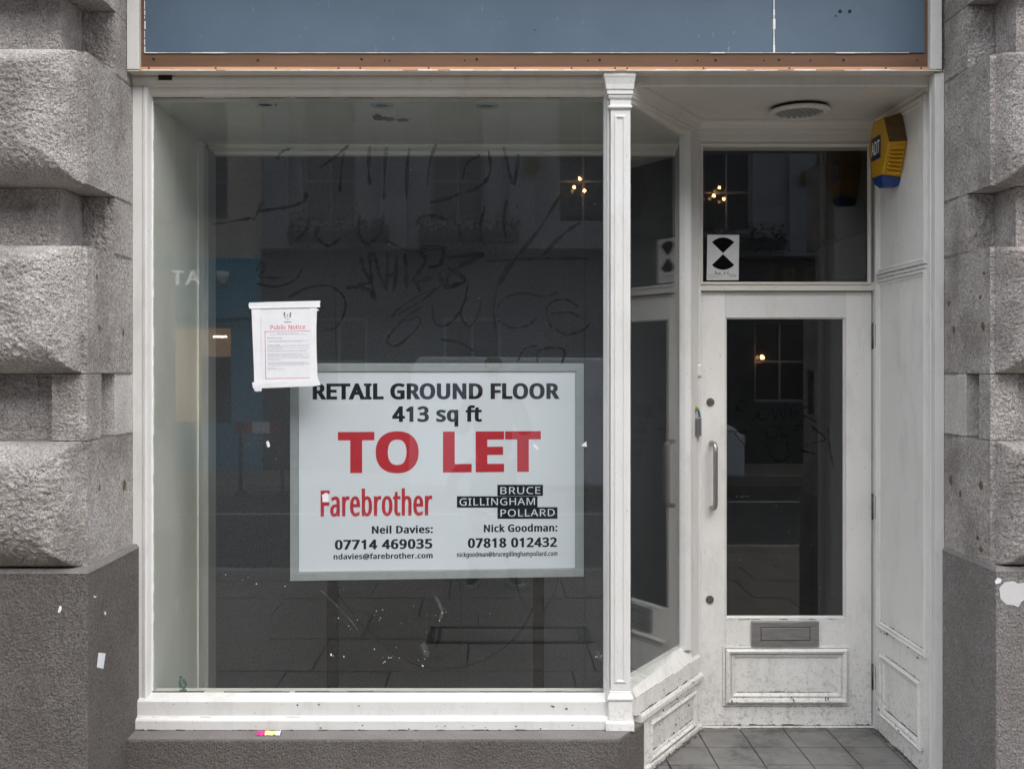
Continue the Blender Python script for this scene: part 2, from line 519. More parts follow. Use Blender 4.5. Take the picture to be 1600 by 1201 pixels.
# ------------------------------------------------------------------ lettering: outlines in units of 1/500 cap height
GLYPHS = {}
for _l in r""".~188~93,-10 63,1 56,10 52,23 50,38 52,53 56,66 63,74 93,85 124,74 131,66 136,53 137,38 136,23 131,10 124,1
0~401~200,-7 148,1 106,23 75,61 52,113 39,176 34,251 36,302 42,348 51,389 64,425 82,454 104,477 130,494 162,504 200,508 251,500 293,478 325,440 348,389 362,326 366,251 364,200 359,153 349,112 336,77 318,47 296,24 269,7 237,-4/200,46 233,51 260,68 280,96 293,136 301,187 304,251 301,313 293,364 280,404 260,432 233,450 200,455 165,450 139,432 119,404 106,364 99,313 96,251 99,188 106,136 119,97 139,68 165,51
1~401~188,0 188,349 189,398 191,436 171,417 148,397 95,354 62,395 197,500 249,500 249,0
2~401~34,0 34,51 165,183 228,251 268,308 275,328 279,349 281,370 278,396 270,417 256,433 238,445 217,452 193,454 169,453 148,449 129,442 72,407 39,448 107,490 133,499 162,505 193,507 236,503 273,491 303,472 326,445 339,413 344,374 342,348 337,324 328,301 283,233 216,162 111,59 111,56 364,56 364,0
3~401~169,-7 96,-1 32,20 32,78 99,54 169,45 210,48 242,56 266,71 283,91 293,115 296,144 292,172 280,194 259,211 232,223 197,229 156,232 108,232 108,284 157,284 195,287 226,296 250,310 268,329 279,352 282,379 279,401 271,420 258,435 239,446 217,453 191,455 165,454 142,450 122,443 65,413 34,455 100,492 128,500 158,505 190,507 238,503 277,491 307,472 328,447 341,417 345,383 342,352 333,325 317,303 296,285 271,272 242,263 242,261 278,253 308,241 331,223 348,200 357,173 361,142 358,114 352,88 340,65 324,44 303,26 278,12 247,1 210,-5
4~401~254,0 254,113 15,113 15,166 250,503 314,503 314,169 387,169 387,113 314,113 314,0/75,169 254,169 254,326 255,388 258,437 255,437 241,408 225,382
5~401~174,-7 101,0 44,20 44,78 105,54 174,46 209,48 239,57 264,72 283,93 294,120 298,153 294,184 284,209 268,229 244,243 212,252 172,255 127,251 87,244 56,264 75,500 326,500 326,444 127,444 116,299 148,304 193,307 240,302 281,290 315,268 340,239 356,203 361,160 355,112 339,71 311,37 274,13 228,-2
6~401~209,-7 178,-4 149,4 123,17 99,35 78,60 61,90 49,125 41,167 39,214 48,320 56,353 67,385 82,414 101,441 124,463 152,482 185,496 223,504 268,507 300,506 329,501 329,448 301,454 269,457 238,455 212,449 188,440 168,428 151,414 138,396 126,377 117,355 111,332 100,254 104,254 116,270 131,284 149,296 170,305 195,311 223,313 263,309 298,295 328,273 350,243 363,206 368,161 363,113 349,71 325,38 293,13 254,-2/208,45 236,48 259,57 279,73 295,96 304,125 307,161 304,191 296,216 283,237 264,252 240,262 210,265 189,263 170,259 153,251 138,241 125,230 114,216 107,202 102,188 101,173 113,113 122,94 134,78 148,64 166,53 185,47
7~401~95,0 300,444 31,444 31,500 366,500 366,452 163,0
8~401~202,-7 152,-3 111,9 78,28 54,55 39,88 34,127 36,149 41,169 49,187 87,230 138,261 115,276 94,293 76,312 62,334 53,359 50,388 53,412 59,434 70,453 85,469 102,482 123,493 147,501 172,505 200,507 241,504 277,493 307,476 331,453 345,423 349,387 348,368 344,351 336,335 302,295 254,265 310,231 350,188 359,171 364,151 366,130 361,90 346,57 321,30 288,9 248,-3/202,289 264,326 277,342 286,362 289,385 286,407 278,425 264,439 246,449 224,455 199,457 175,455 154,449 136,439 122,425 113,407 111,385 112,369 116,354 123,342 156,312/200,42 232,45 258,53 278,66 293,84 302,105 305,129 302,152 293,172 277,189 255,205 230,219 200,232 189,236 161,222 137,207 119,191 105,172 97,151 95,127 97,104 106,84 120,66 141,53 167,45
9~401~134,-7 102,-5 71,0 71,53 133,43 164,45 191,51 214,60 234,72 251,86 265,103 276,123 285,144 292,168 302,245 298,245 286,230 271,216 253,204 232,195 207,189 179,187 138,191 104,205 75,227 53,257 39,294 35,338 37,372 44,402 55,429 70,452 89,471 111,487 136,498 164,505 195,507 225,504 254,496 281,483 305,464 325,440 342,410 354,375 362,333 364,286 355,180 347,147 335,115 320,86 302,59 278,37 250,18 217,4 179,-4/192,235 213,237 233,241 250,249 265,259 278,270 288,284 296,298 300,312 302,327 290,387 281,405 269,421 254,436 237,446 217,453 195,455 167,452 144,442 124,426 108,404 99,375 96,339 99,309 106,284 119,263 138,248 162,238
:~188~93,290 63,301 56,310 52,322 50,338 52,353 56,366 63,375 93,385 124,375 131,366 136,353 137,338 136,322 131,310 124,301/93,-10 63,1 56,10 52,23 50,38 52,53 56,66 63,74 93,85 124,74 131,66 136,53 137,38 136,23 131,10 124,1
@~630~303,-62 251,-59 204,-49 162,-32 126,-8 96,22 72,57 54,98 44,145 41,196 43,238 50,279 61,317 76,352 96,385 120,414 147,439 178,460 213,477 251,490 293,497 338,500 384,497 427,487 467,470 502,447 532,418 556,384 574,344 585,299 589,250 582,187 559,131 521,91 505,83 487,78 468,76 448,78 431,85 417,95 406,108 399,122 394,137 391,137 381,121 369,106 354,94 336,84 315,78 292,76 259,80 232,92 210,112 194,138 184,170 181,207 183,236 189,263 199,288 213,310 230,329 250,344 274,355 300,362 329,364 390,359 436,347 429,205 429,187 429,180 430,158 434,142 442,132 451,125 461,121 472,120 486,122 498,128 509,138 532,185 540,251 537,292 528,329 514,361 494,389 470,412 442,430 410,443 375,451 338,454 287,450 242,439 203,421 169,396 141,366 119,330 104,290 94,246 91,198 97,134 115,81 146,39 187,8 240,-10 303,-16 385,-7 454,14 454,-34 386,-54/301,120 325,123 344,133 358,149 368,171 374,196 377,225 382,313 359,318 330,320 308,318 290,313 275,303 262,291 252,277 244,260 235,205 237,178 243,156 253,140 266,129 282,122
A~447~0,0 195,502 252,502 447,0 382,0 321,155 123,155 64,0/144,211 303,211 246,362 239,382 230,413 223,437 211,395 201,362
B~455~68,0 68,500 211,500 268,497 316,488 353,472 379,449 395,417 401,376 398,348 390,324 376,303 357,286 334,273 305,265 305,262 362,244 378,234 392,221 403,206 411,188 416,167 417,142 412,100 397,65 371,37 336,16 294,4 244,0/131,287 223,287 262,289 291,296 312,308 325,324 333,344 335,369 332,394 323,414 306,428 283,438 252,444 214,446 131,446/131,53 232,53 272,56 302,65 324,79 339,98 347,121 350,147 347,172 338,193 323,210 300,224 268,232 227,235 131,235
C~443~272,-7 224,-4 182,7 145,25 114,48 88,78 68,114 54,155 46,201 43,251 46,299 55,344 70,384 92,420 119,450 152,474 190,493 234,503 283,507 333,504 379,494 421,478 396,424 344,443 282,452 232,446 190,428 155,398 130,357 114,308 109,250 114,192 128,143 152,103 186,72 229,54 282,48 344,54 401,68 401,13 343,-2
D~511~68,0 68,500 222,500 270,497 314,488 353,472 387,450 415,423 438,390 455,351 465,306 468,255 461,177 438,114 400,64 347,28 283,7 207,0/131,54 199,54 288,66 351,104 389,166 402,253 396,314 380,363 353,400 315,425 269,441 213,446 131,446
E~389~68,0 68,500 347,500 347,445 131,445 131,289 335,289 335,234 131,234 131,55 347,55 347,0
F~363~68,0 68,500 347,500 347,445 131,445 131,268 334,268 334,212 131,212 131,0
G~510~282,-7 233,-4 189,7 151,24 119,48 92,78 70,113 55,154 46,200 43,250 46,300 56,345 74,386 97,421 127,451 162,475 203,493 250,503 302,507 381,499 451,478 427,423 367,443 298,452 243,446 196,428 159,398 131,357 114,308 109,250 111,212 117,177 128,145 143,116 163,92 188,73 219,59 255,50 297,48 353,51 395,60 395,208 285,208 285,264 458,264 458,19 376,-1
H~519~68,0 68,500 131,500 131,289 387,289 387,500 450,500 450,0 387,0 387,233 131,233 131,0
I~237~28,0 28,36 87,50 87,450 28,464 28,500 209,500 209,464 150,450 150,50 209,36 209,0
L~367~68,0 68,500 131,500 131,56 349,56 349,0
M~635~68,0 68,500 161,500 315,90 318,90 475,500 567,500 567,0 505,0 505,307 507,380 510,438 507,438 340,0 289,0 124,438 121,438 125,380 126,303 126,0
N~532~68,0 68,500 141,500 408,86 410,86 409,120 407,169 405,218 405,500 464,500 464,0 391,0 123,415 120,415 124,354 126,279 126,0
O~547~274,-7 225,-3 182,7 145,25 113,50 88,80 68,116 54,156 46,202 43,251 46,301 54,345 68,386 88,421 113,451 145,475 182,493 225,504 275,508 322,504 364,494 401,476 432,452 458,422 478,386 493,345 501,300 504,251 501,201 493,156 478,115 458,80 432,50 401,25 364,7 322,-3/274,48 326,54 367,72 398,102 420,143 433,192 438,251 433,309 420,359 398,399 367,429 326,446 275,452 223,446 181,429 150,399 127,359 114,309 109,251 114,192 127,143 149,102 181,72 222,54
P~424~68,0 68,500 200,500 260,496 307,483 343,461 368,432 383,396 388,353 386,326 380,300 369,276 354,253 333,234 307,217 274,205 235,197 188,195 131,195 131,0/131,249 181,249 225,251 260,259 288,272 307,291 319,317 323,350 319,380 309,404 292,422 268,435 235,443 195,446 131,446
R~436~68,0 68,500 206,500 263,496 308,484 343,465 368,437 383,401 388,358 386,333 381,311 373,291 363,275 350,261 336,249 288,224 425,0 352,0 230,207 131,207 131,0/131,260 206,260 243,262 272,271 295,284 310,303 320,326 323,355 320,385 310,408 293,425 270,436 240,443 202,445 131,445
T~389~163,0 163,445 7,445 7,500 382,500 382,445 226,445 226,0
U~512~254,-7 196,-1 149,16 112,44 85,81 68,126 63,178 63,500 126,500 126,176 130,138 141,107 159,81 184,63 217,51 257,48 298,52 331,64 355,84 372,110 382,141 386,176 386,500 448,500 448,176 446,143 439,112 427,83 411,57 389,35 363,17 332,4 295,-4
a~393~151,-7 118,-4 90,5 66,20 47,41 36,69 32,104 37,139 52,168 76,191 111,208 156,219 212,224 276,226 276,249 274,277 267,298 256,314 240,324 221,330 198,332 142,323 92,303 74,349 132,372 202,382 243,378 277,368 303,352 322,327 332,296 336,256 336,0 291,0 279,53 277,53 260,34 243,19 225,8 205,0 180,-5/165,43 195,46 221,54 244,69 261,90 272,117 275,150 275,183 220,181 178,178 146,170 123,159 108,144 99,126 96,104 98,85 104,69 115,57 129,49 146,44
b~431~237,-7 210,-5 186,0 165,9 148,21 133,33 121,48 116,48 104,0 60,0 60,532 121,532 121,403 120,358 118,326 121,326 133,341 148,354 165,366 186,374 210,380 237,382 281,376 318,360 350,333 373,295 387,247 392,188 387,129 373,80 349,42 318,15 281,-2/228,44 259,48 284,61 304,81 317,110 326,145 328,188 322,251 303,295 271,322 227,331 191,327 164,315 144,296 131,269 124,234 121,190 121,187 124,144 131,109 144,81 163,60 192,48
c~336~210,-7 178,-5 149,2 121,13 97,29 77,50 61,76 48,107 41,144 39,186 41,229 49,266 62,298 79,325 100,346 124,362 152,373 182,380 214,382 270,376 313,362 294,311 255,323 213,328 164,320 130,293 109,248 102,186 105,145 114,110 129,82 150,62 177,50 209,46 264,53 307,68 307,13 265,-2
d~431~193,-7 149,-2 112,15 81,42 57,79 43,128 39,187 43,246 57,295 81,333 112,360 150,377 193,382 220,381 244,375 264,366 310,327 314,327 311,354 310,382 310,532 371,532 371,0 321,0 312,50 310,50 297,35 282,22 265,10 244,0 220,-5/202,44 238,48 266,59 286,77 299,102 308,135 310,175 310,186 308,229 300,265 287,294 267,315 239,327 202,331 171,327 146,314 127,292 113,262 105,227 102,186 105,144 113,109 127,81 147,61 172,48
e~395~219,-7 185,-5 154,3 125,15 100,32 78,53 61,79 49,110 41,145 39,185 41,224 48,259 59,291 75,318 94,340 117,359 144,372 173,380 204,382 235,380 263,373 287,361 309,345 327,326 341,302 351,275 357,246 359,213 359,176 102,176 106,137 117,104 135,79 158,60 187,49 222,46 285,52 342,71 342,18 286,-1/104,225 295,225 292,255 285,280 273,302 255,319 232,329 204,332 176,329 153,319 134,304 119,282 109,256
f~241~76,0 76,328 11,328 11,356 76,377 76,399 80,443 91,478 109,504 133,522 163,532 198,536 239,532 271,523 255,475 229,482 199,485 180,483 165,476 153,465 145,448 140,427 138,400 138,375 232,375 232,328 138,328 138,0
g~431~203,-168 151,-165 106,-157 68,-144 68,-88 108,-104 154,-114 207,-117 237,-114 262,-104 283,-89 298,-67 307,-42 310,-11 310,4 311,28 312,50 310,50 280,18 241,-1 193,-7 148,-1 110,16 79,44 57,83 43,130 39,187 43,243 57,290 79,329 110,359 148,376 193,382 217,381 239,376 259,368 278,357 295,343 310,326 314,326 322,375 371,375 371,-6 367,-56 353,-96 330,-127 298,-150 255,-164/202,43 237,47 264,57 285,74 299,98 308,131 311,172 311,187 308,233 299,270 284,297 263,316 235,327 201,331 172,326 148,314 128,293 114,265 105,229 102,186 105,144 114,108 128,80 147,60 172,48
h~433~60,0 60,532 121,532 121,376 118,324 122,324 135,341 152,356 171,367 193,375 215,380 239,382 281,378 315,367 342,349 361,323 372,288 376,244 376,0 315,0 315,240 306,290 278,320 231,331 193,327 165,315 145,295 132,268 124,234 121,194 121,0
i~181~91,438 65,447 59,455 56,465 55,477 56,489 59,499 65,507 91,516 116,507 122,499 126,489 127,477 126,465 122,455 116,447/60,0 60,375 121,375 121,0
k~374~60,0 60,532 120,532 120,254 120,225 118,193 120,193 133,209 150,231 165,249 285,375 357,375 205,215 368,0 293,0 163,175 120,138 120,0
l~181~60,0 60,532 121,532 121,0
m~655~60,0 60,375 109,375 118,324 122,324 135,342 151,357 169,368 189,376 211,381 232,382 284,375 323,354 347,319 351,319 365,339 382,355 402,367 424,376 447,381 471,382 510,379 542,368 567,350 584,324 595,288 598,244 598,0 537,0 537,242 529,291 503,321 461,331 428,327 402,317 383,299 370,275 362,244 359,207 359,0 298,0 298,242 290,291 264,321 221,331 187,327 161,315 143,296 131,269 124,235 121,195 121,0
n~433~60,0 60,375 109,375 118,324 122,324 136,342 152,357 172,368 194,376 217,381 240,382 281,379 315,368 342,350 361,324 372,288 376,244 376,0 315,0 315,240 306,290 278,320 231,331 194,327 165,315 145,296 132,269 124,235 121,195 121,0
o~424~211,-7 179,-4 149,3 122,16 98,33 78,55 61,82 48,114 41,149 39,188 44,246 59,294 85,332 120,360 163,377 213,382 246,380 276,372 303,360 327,342 347,320 364,294 376,263 383,228 386,188 381,131 365,83 339,44 303,16 261,-1/212,44 247,48 274,61 296,83 310,112 319,147 322,188 319,230 310,264 296,293 274,314 246,326 211,331 177,326 149,314 128,293 114,264 105,230 102,188 105,147 114,112 129,83 149,61 177,48
p~431~60,-168 60,375 110,375 118,324 121,324 134,340 148,353 165,366 185,375 210,380 238,382 281,377 319,361 350,334 373,296 387,248 392,188 387,130 373,81 350,43 318,15 281,-1 237,-7 210,-5 186,0 166,9 121,48 117,48 120,18 121,-14 121,-168/228,44 250,46 269,53 285,63 298,77 309,94 318,114 328,189 326,229 317,263 304,292 284,313 258,326 227,331 192,327 165,316 146,298 133,273 125,240 121,200 121,188 124,146 131,110 144,82 163,61 192,48
q~431~310,-168 310,-8 310,22 313,50 309,50 297,35 282,22 264,10 244,0 219,-5 191,-7 149,-2 112,15 81,42 57,79 43,128 39,187 43,246 58,295 82,333 113,360 150,377 193,382 221,380 245,375 265,366 283,353 298,340 310,324 313,324 322,375 371,375 371,-168/203,44 238,48 265,58 285,76 299,101 307,134 310,174 310,186 308,230 300,266 286,294 266,315 238,327 202,331 171,327 146,314 127,292 113,262 105,227 102,186 105,144 113,110 127,82 147,61 172,48
r~289~60,0 60,375 110,375 117,307 120,307 133,326 149,344 167,360 187,372 210,380 235,382 257,381 279,378 271,321 251,325 230,326 212,325 194,319 176,311 161,299 147,284 136,266 128,246 123,224 121,200 121,0
s~335~154,-7 86,-1 36,17 36,73 91,52 155,43 184,44 207,49 223,58 235,69 242,82 244,98 237,123 209,146 152,171 90,199 50,232 42,247 37,264 36,283 40,312 53,337 75,356 103,371 137,379 176,382 241,376 296,357 275,308 225,325 172,332 149,331 130,326 114,320 103,311 97,299 95,286 104,260 134,239 191,215 252,187 291,153 298,139 302,123 304,104 299,70 286,43 263,21 233,5 197,-4
t~253~174,-7 120,3 105,12 91,23 80,39 71,58 66,81 64,109 64,328 11,328 11,357 65,382 90,461 126,461 126,375 235,375 235,328 126,328 126,111 128,90 133,73 143,60 155,51 169,45 185,43 214,46 237,51 237,4 209,-4
u~433~192,-7 150,-3 116,7 90,26 71,52 59,86 55,130 55,375 118,375 118,134 127,84 155,54 201,44 238,48 267,60 287,79 301,106 309,140 312,180 312,375 373,375 373,0 323,0 314,50 311,50 297,32 280,18 261,7 239,-1 216,-5
v~356~142,0 0,375 66,375 146,154 158,120 169,84 176,55 179,55 187,84 199,120 210,154 290,375 356,375 213,0
x~370~13,0 148,192 19,375 89,375 186,234 282,375 351,375 221,192 358,0 288,0 186,150 82,0""".split('\n'):
    _c, _a, _p = _l[0], *_l[2:].split('~')
    GLYPHS[_c] = (int(_a), [[tuple(map(int, q.split(','))) for q in s.split(' ')] for s in _p.split('/')])
GLYPHS[' '] = (182, [])


def bolden(polys, ex, ey):
    area = lambda p: sum(p[i][0] * p[(i + 1) % len(p)][1] - p[(i + 1) % len(p)][0] * p[i][1] for i in range(len(p))) / 2
    if not polys: return []
    sg = 1 if max((area(p) for p in polys), key=abs) > 0 else -1
    out = []
    for p in polys:
        n = len(p); q = []
        for i in range(n):
            a, b, c = (Vector(p[i - 1]), Vector(p[i]), Vector(p[(i + 1) % n]))
            d1, d2 = (b - a).normalized(), (c - b).normalized()
            n1, n2 = Vector((d1.y, -d1.x)) * sg, Vector((d2.y, -d2.x)) * sg
            m = (n1 + n2) / max(.45, 1 + n1.dot(n2))
            q.append((b.x + m.x * ex, b.y + m.y * ey))
        out.append(q)
    return out


def winding(pt, polys):
    w_ = 0
    for q in polys:
        for i in range(len(q)):
            (x0, y0), (x1, y1) = q[i], q[(i + 1) % len(q)]
            if (y0 <= pt[1]) != (y1 <= pt[1]):
                side = (x1 - x0) * (pt[1] - y0) - (pt[0] - x0) * (y1 - y0)
                if y1 > y0 and side > 0: w_ += 1
                elif y1 <= y0 and side < 0: w_ -= 1
    return w_


def text_line(name, s, o, u, v, width, cap, mat, parent, ex=0, ey=0, gap=0, thick=0, serif=0):
    """flat lettering: o = left end of the baseline, width and capital height in metres"""
    x = 0; V2, T2 = [], []; cache = {}
    for ch in s:
        adv, ps = GLYPHS[ch]
        if ps:
            if ch not in cache:
                polys = bolden(ps, ex, ey)
                if serif:                                # small slabs at the feet and heads of upright strokes
                    big = max(ps, key=lambda p: abs(sum(p[i][0] * p[(i + 1) % len(p)][1] - p[(i + 1) % len(p)][0] * p[i][1] for i in range(len(p)))))
                    ar = sum(big[i][0] * big[(i + 1) % len(big)][1] - big[(i + 1) % len(big)][0] * big[i][1] for i in range(len(big)))
                    for q in ps:
                        for i in range(len(q)):
                            (xa, ya), (xb, yb) = q[i], q[(i + 1) % len(q)]
                            if abs(ya - yb) < 3 and 25 < abs(xa - xb) < 90 and (ya < 12 or ya > 350):
                                x0, x1 = sorted((xa, xb)); h = serif
                                y0 = ya if ya < 12 else ya - h
                                r_ = [(x0 - h * 1.3, y0), (x1 + h * 1.3, y0), (x1 + h * 1.3, y0 + h), (x0 - h * 1.3, y0 + h)]
                                polys.append(r_ if ar > 0 else r_[::-1])
                vv = [Vector(p) for q in polys for p in q]; ee = []; k = 0
                for q in polys:
                    ee += [(k + i, k + (i + 1) % len(q)) for i in range(len(q))]; k += len(q)
                r = delaunay_2d_cdt(vv, ee, [], 0, .01)
                tri = [f for f in r[2] if winding((sum(r[0][i].x for i in f) / len(f) + .003, sum(r[0][i].y for i in f) / len(f) + .0017), polys)]
                cache[ch] = (r[0], tri)
            gv, gt = cache[ch]
            n0 = len(V2)
            V2 += [(p.x + x + ex, p.y) for p in gv]; T2 += [[i + n0 for i in f] for f in gt]
        x += adv + 2 * ex * .72 + gap
    x0 = min(p[0] for p in V2); x1 = max(p[0] for p in V2)
    sx = width / (x1 - x0); sy = cap / (500 + 2 * ey)
    u, v, o = Vector(u).normalized(), Vector(v).normalized(), Vector(o)
    nn = u.cross(v)
    off = ORG[parent.name] if parent is not None else Vector((0, 0, 0))
    me = bpy.data.meshes.new(name)
    me.from_pydata([o + u * ((a - x0) * sx) + v * ((b + ey) * sy) - off for a, b in V2], [], T2)
    bm = bmesh.new(); bm.from_mesh(me)
    bmesh.ops.delete(bm, geom=[q for q in bm.verts if not q.link_faces], context='VERTS')
    for f in bm.faces:
        f.normal_update()
        if f.normal.dot(nn) < 0: f.normal_flip()
    bm.to_mesh(me); bm.free()
    return mesh_object(name, me, parent, mat)


def ribbon(mb, pts, wd, to3, jitter=.25):
    """a hand-drawn stroke: pts in photograph pixels, smoothed, laid on a plane by to3"""
    P = [Vector(p) for p in pts]
    if len(P) == 2: P = [P[0], (P[0] + P[1]) / 2 + Vector((1, .5)), P[1]]
    Q = []
    for i in range(len(P) - 1):
        a, b, c, e = P[max(i - 1, 0)], P[i], P[i + 1], P[min(i + 2, len(P) - 1)]
        for k in range(6):
            t = k / 6
            Q.append(.5 * ((2 * b) + (c - a) * t + (2 * a - 5 * b + 4 * c - e) * t * t + (3 * b - a - 3 * c + e) * t ** 3))
    Q.append(P[-1])
    L, Rr = [], []
    for i, q in enumerate(Q):
        t = Q[min(i + 1, len(Q) - 1)] - Q[max(i - 1, 0)]
        if t.length < 1e-6: t = Vector((1, 0))
        t.normalize()
        nn = Vector((-t.y, t.x))
        ww = wd * (.5 + jitter * math.sin(i * .9 + q.x)) * (.55 if i in (0, len(Q) - 1) else 1)
        L.append(to3(*(q + nn * ww))); Rr.append(to3(*(q - nn * ww)))
    mb.add(L + Rr, [(i, i + 1, len(L) + i + 1, len(L) + i) for i in range(len(L) - 1)])


# ------------------------------------------------------------------ granite piers
def axis_steps(total, fine, n_fine_len, coarse):
    t = [0.0]
    while t[-1] < total - 1e-6:
        st = fine if t[-1] < n_fine_len else coarse
        t.append(min(total, t[-1] + st))
    return t


def rock_face(mb, s, xc, y0, width, z0, z1, P, rs, rb, rt, amp, seed, back, margin=.020, fine=.0048, see=.46):
    """pillowed rock-faced front: from the corner xc outwards (direction s), with a drafted margin"""
    us = axis_steps(width, fine, see, .03)
    nz = max(8, int((z1 - z0) / fine))
    zs = [z0 + (z1 - z0) * k / nz for k in range(nz + 1)]
    vs = []; W_ = len(us)
    for z in zs:
        for a in us:
            dd = a - margin
            e = 1.0
            if P > 0:
                ts = max(0, min(1, dd / rs)); tb = max(0, min(1, (z - z0) / rb)); tt = max(0, min(1, (z1 - z) / rt))
                cc = lambda t: math.sqrt(max(0, 1 - (1 - t) ** 2))
                k1, k2, k3 = cc(ts), cc(tb), cc(tt)
                e = min(k1, k2, k3)
                e2 = (k1 * k2 * k3)
                e = .75 * e + .25 * e2
            p = P * e
            q = Vector((a * s * 1.0 + seed, z, seed * .37))
            k = max(0, min(1, dd / .02)) * max(0, min(1, min(z - z0, z1 - z) / .012))
            nz_ = mn.fractal(q * 7, 1.0, 2.1, 2) * .45 + mn.noise(q * 38) * .16 + mn.noise(q * 74) * .26 + mn.noise(q * 130) * .25
            p += amp * k * nz_ + .0040 * k * (.7 * mn.noise(Vector((q.x * 50 + q.y * 50, q.y * 85 - q.x * 40, q.z * 60))) + .8 * mn.noise(Vector((q.x * 95 + q.y * 60, q.y * 120 - q.x * 50, q.z * 60))))
            p += .0009 * mn.noise(q * 130) * (1 - k)
            vs.append((xc + s * a, y0 - p, z))
    fs = []
    for j in range(len(zs) - 1):
        for i in range(W_ - 1):
            fs.append((j * W_ + i, j * W_ + i + 1, (j + 1) * W_ + i + 1, (j + 1) * W_ + i))
    n = len(vs)
    # sides and back
    bot = [(xc + s * a, back, z0) for a in us]; top = [(xc + s * a, back, z1) for a in us]
    vs += bot + top
    m = len(zs) - 1
    for i in range(W_ - 1):
        fs.append((i + 1, i, n + i, n + i + 1))
        fs.append((m * W_ + i, m * W_ + i + 1, n + W_ + i + 1, n + W_ + i))
    fs.append([j * W_ for j in range(m + 1)] + [n + W_, n])
    fs.append([n + W_ - 1, n + 2 * W_ - 1] + [j * W_ + W_ - 1 for j in range(m, -1, -1)])
    fs.append([n + i for i in range(W_)] + [n + W_ + i for i in range(W_ - 1, -1, -1)])
    mb.add(vs, fs)


TALL = [(3.079, 3.56), (2.389, 2.845), (1.732, 2.173), (1.064, 1.496)]
NARROW = [(2.848, 3.076), (2.176, 2.386), (1.499, 1.729)]


def smooth_by_angle(o, ang=32):
    me = o.data
    for p in me.polygons: p.use_smooth = True
    bm = bmesh.new(); bm.from_mesh(me)
    for e in bm.edges:
        if len(e.link_faces) == 2 and e.calc_face_angle(0) > R(ang): e.smooth = False
    bm.to_mesh(me); bm.free()


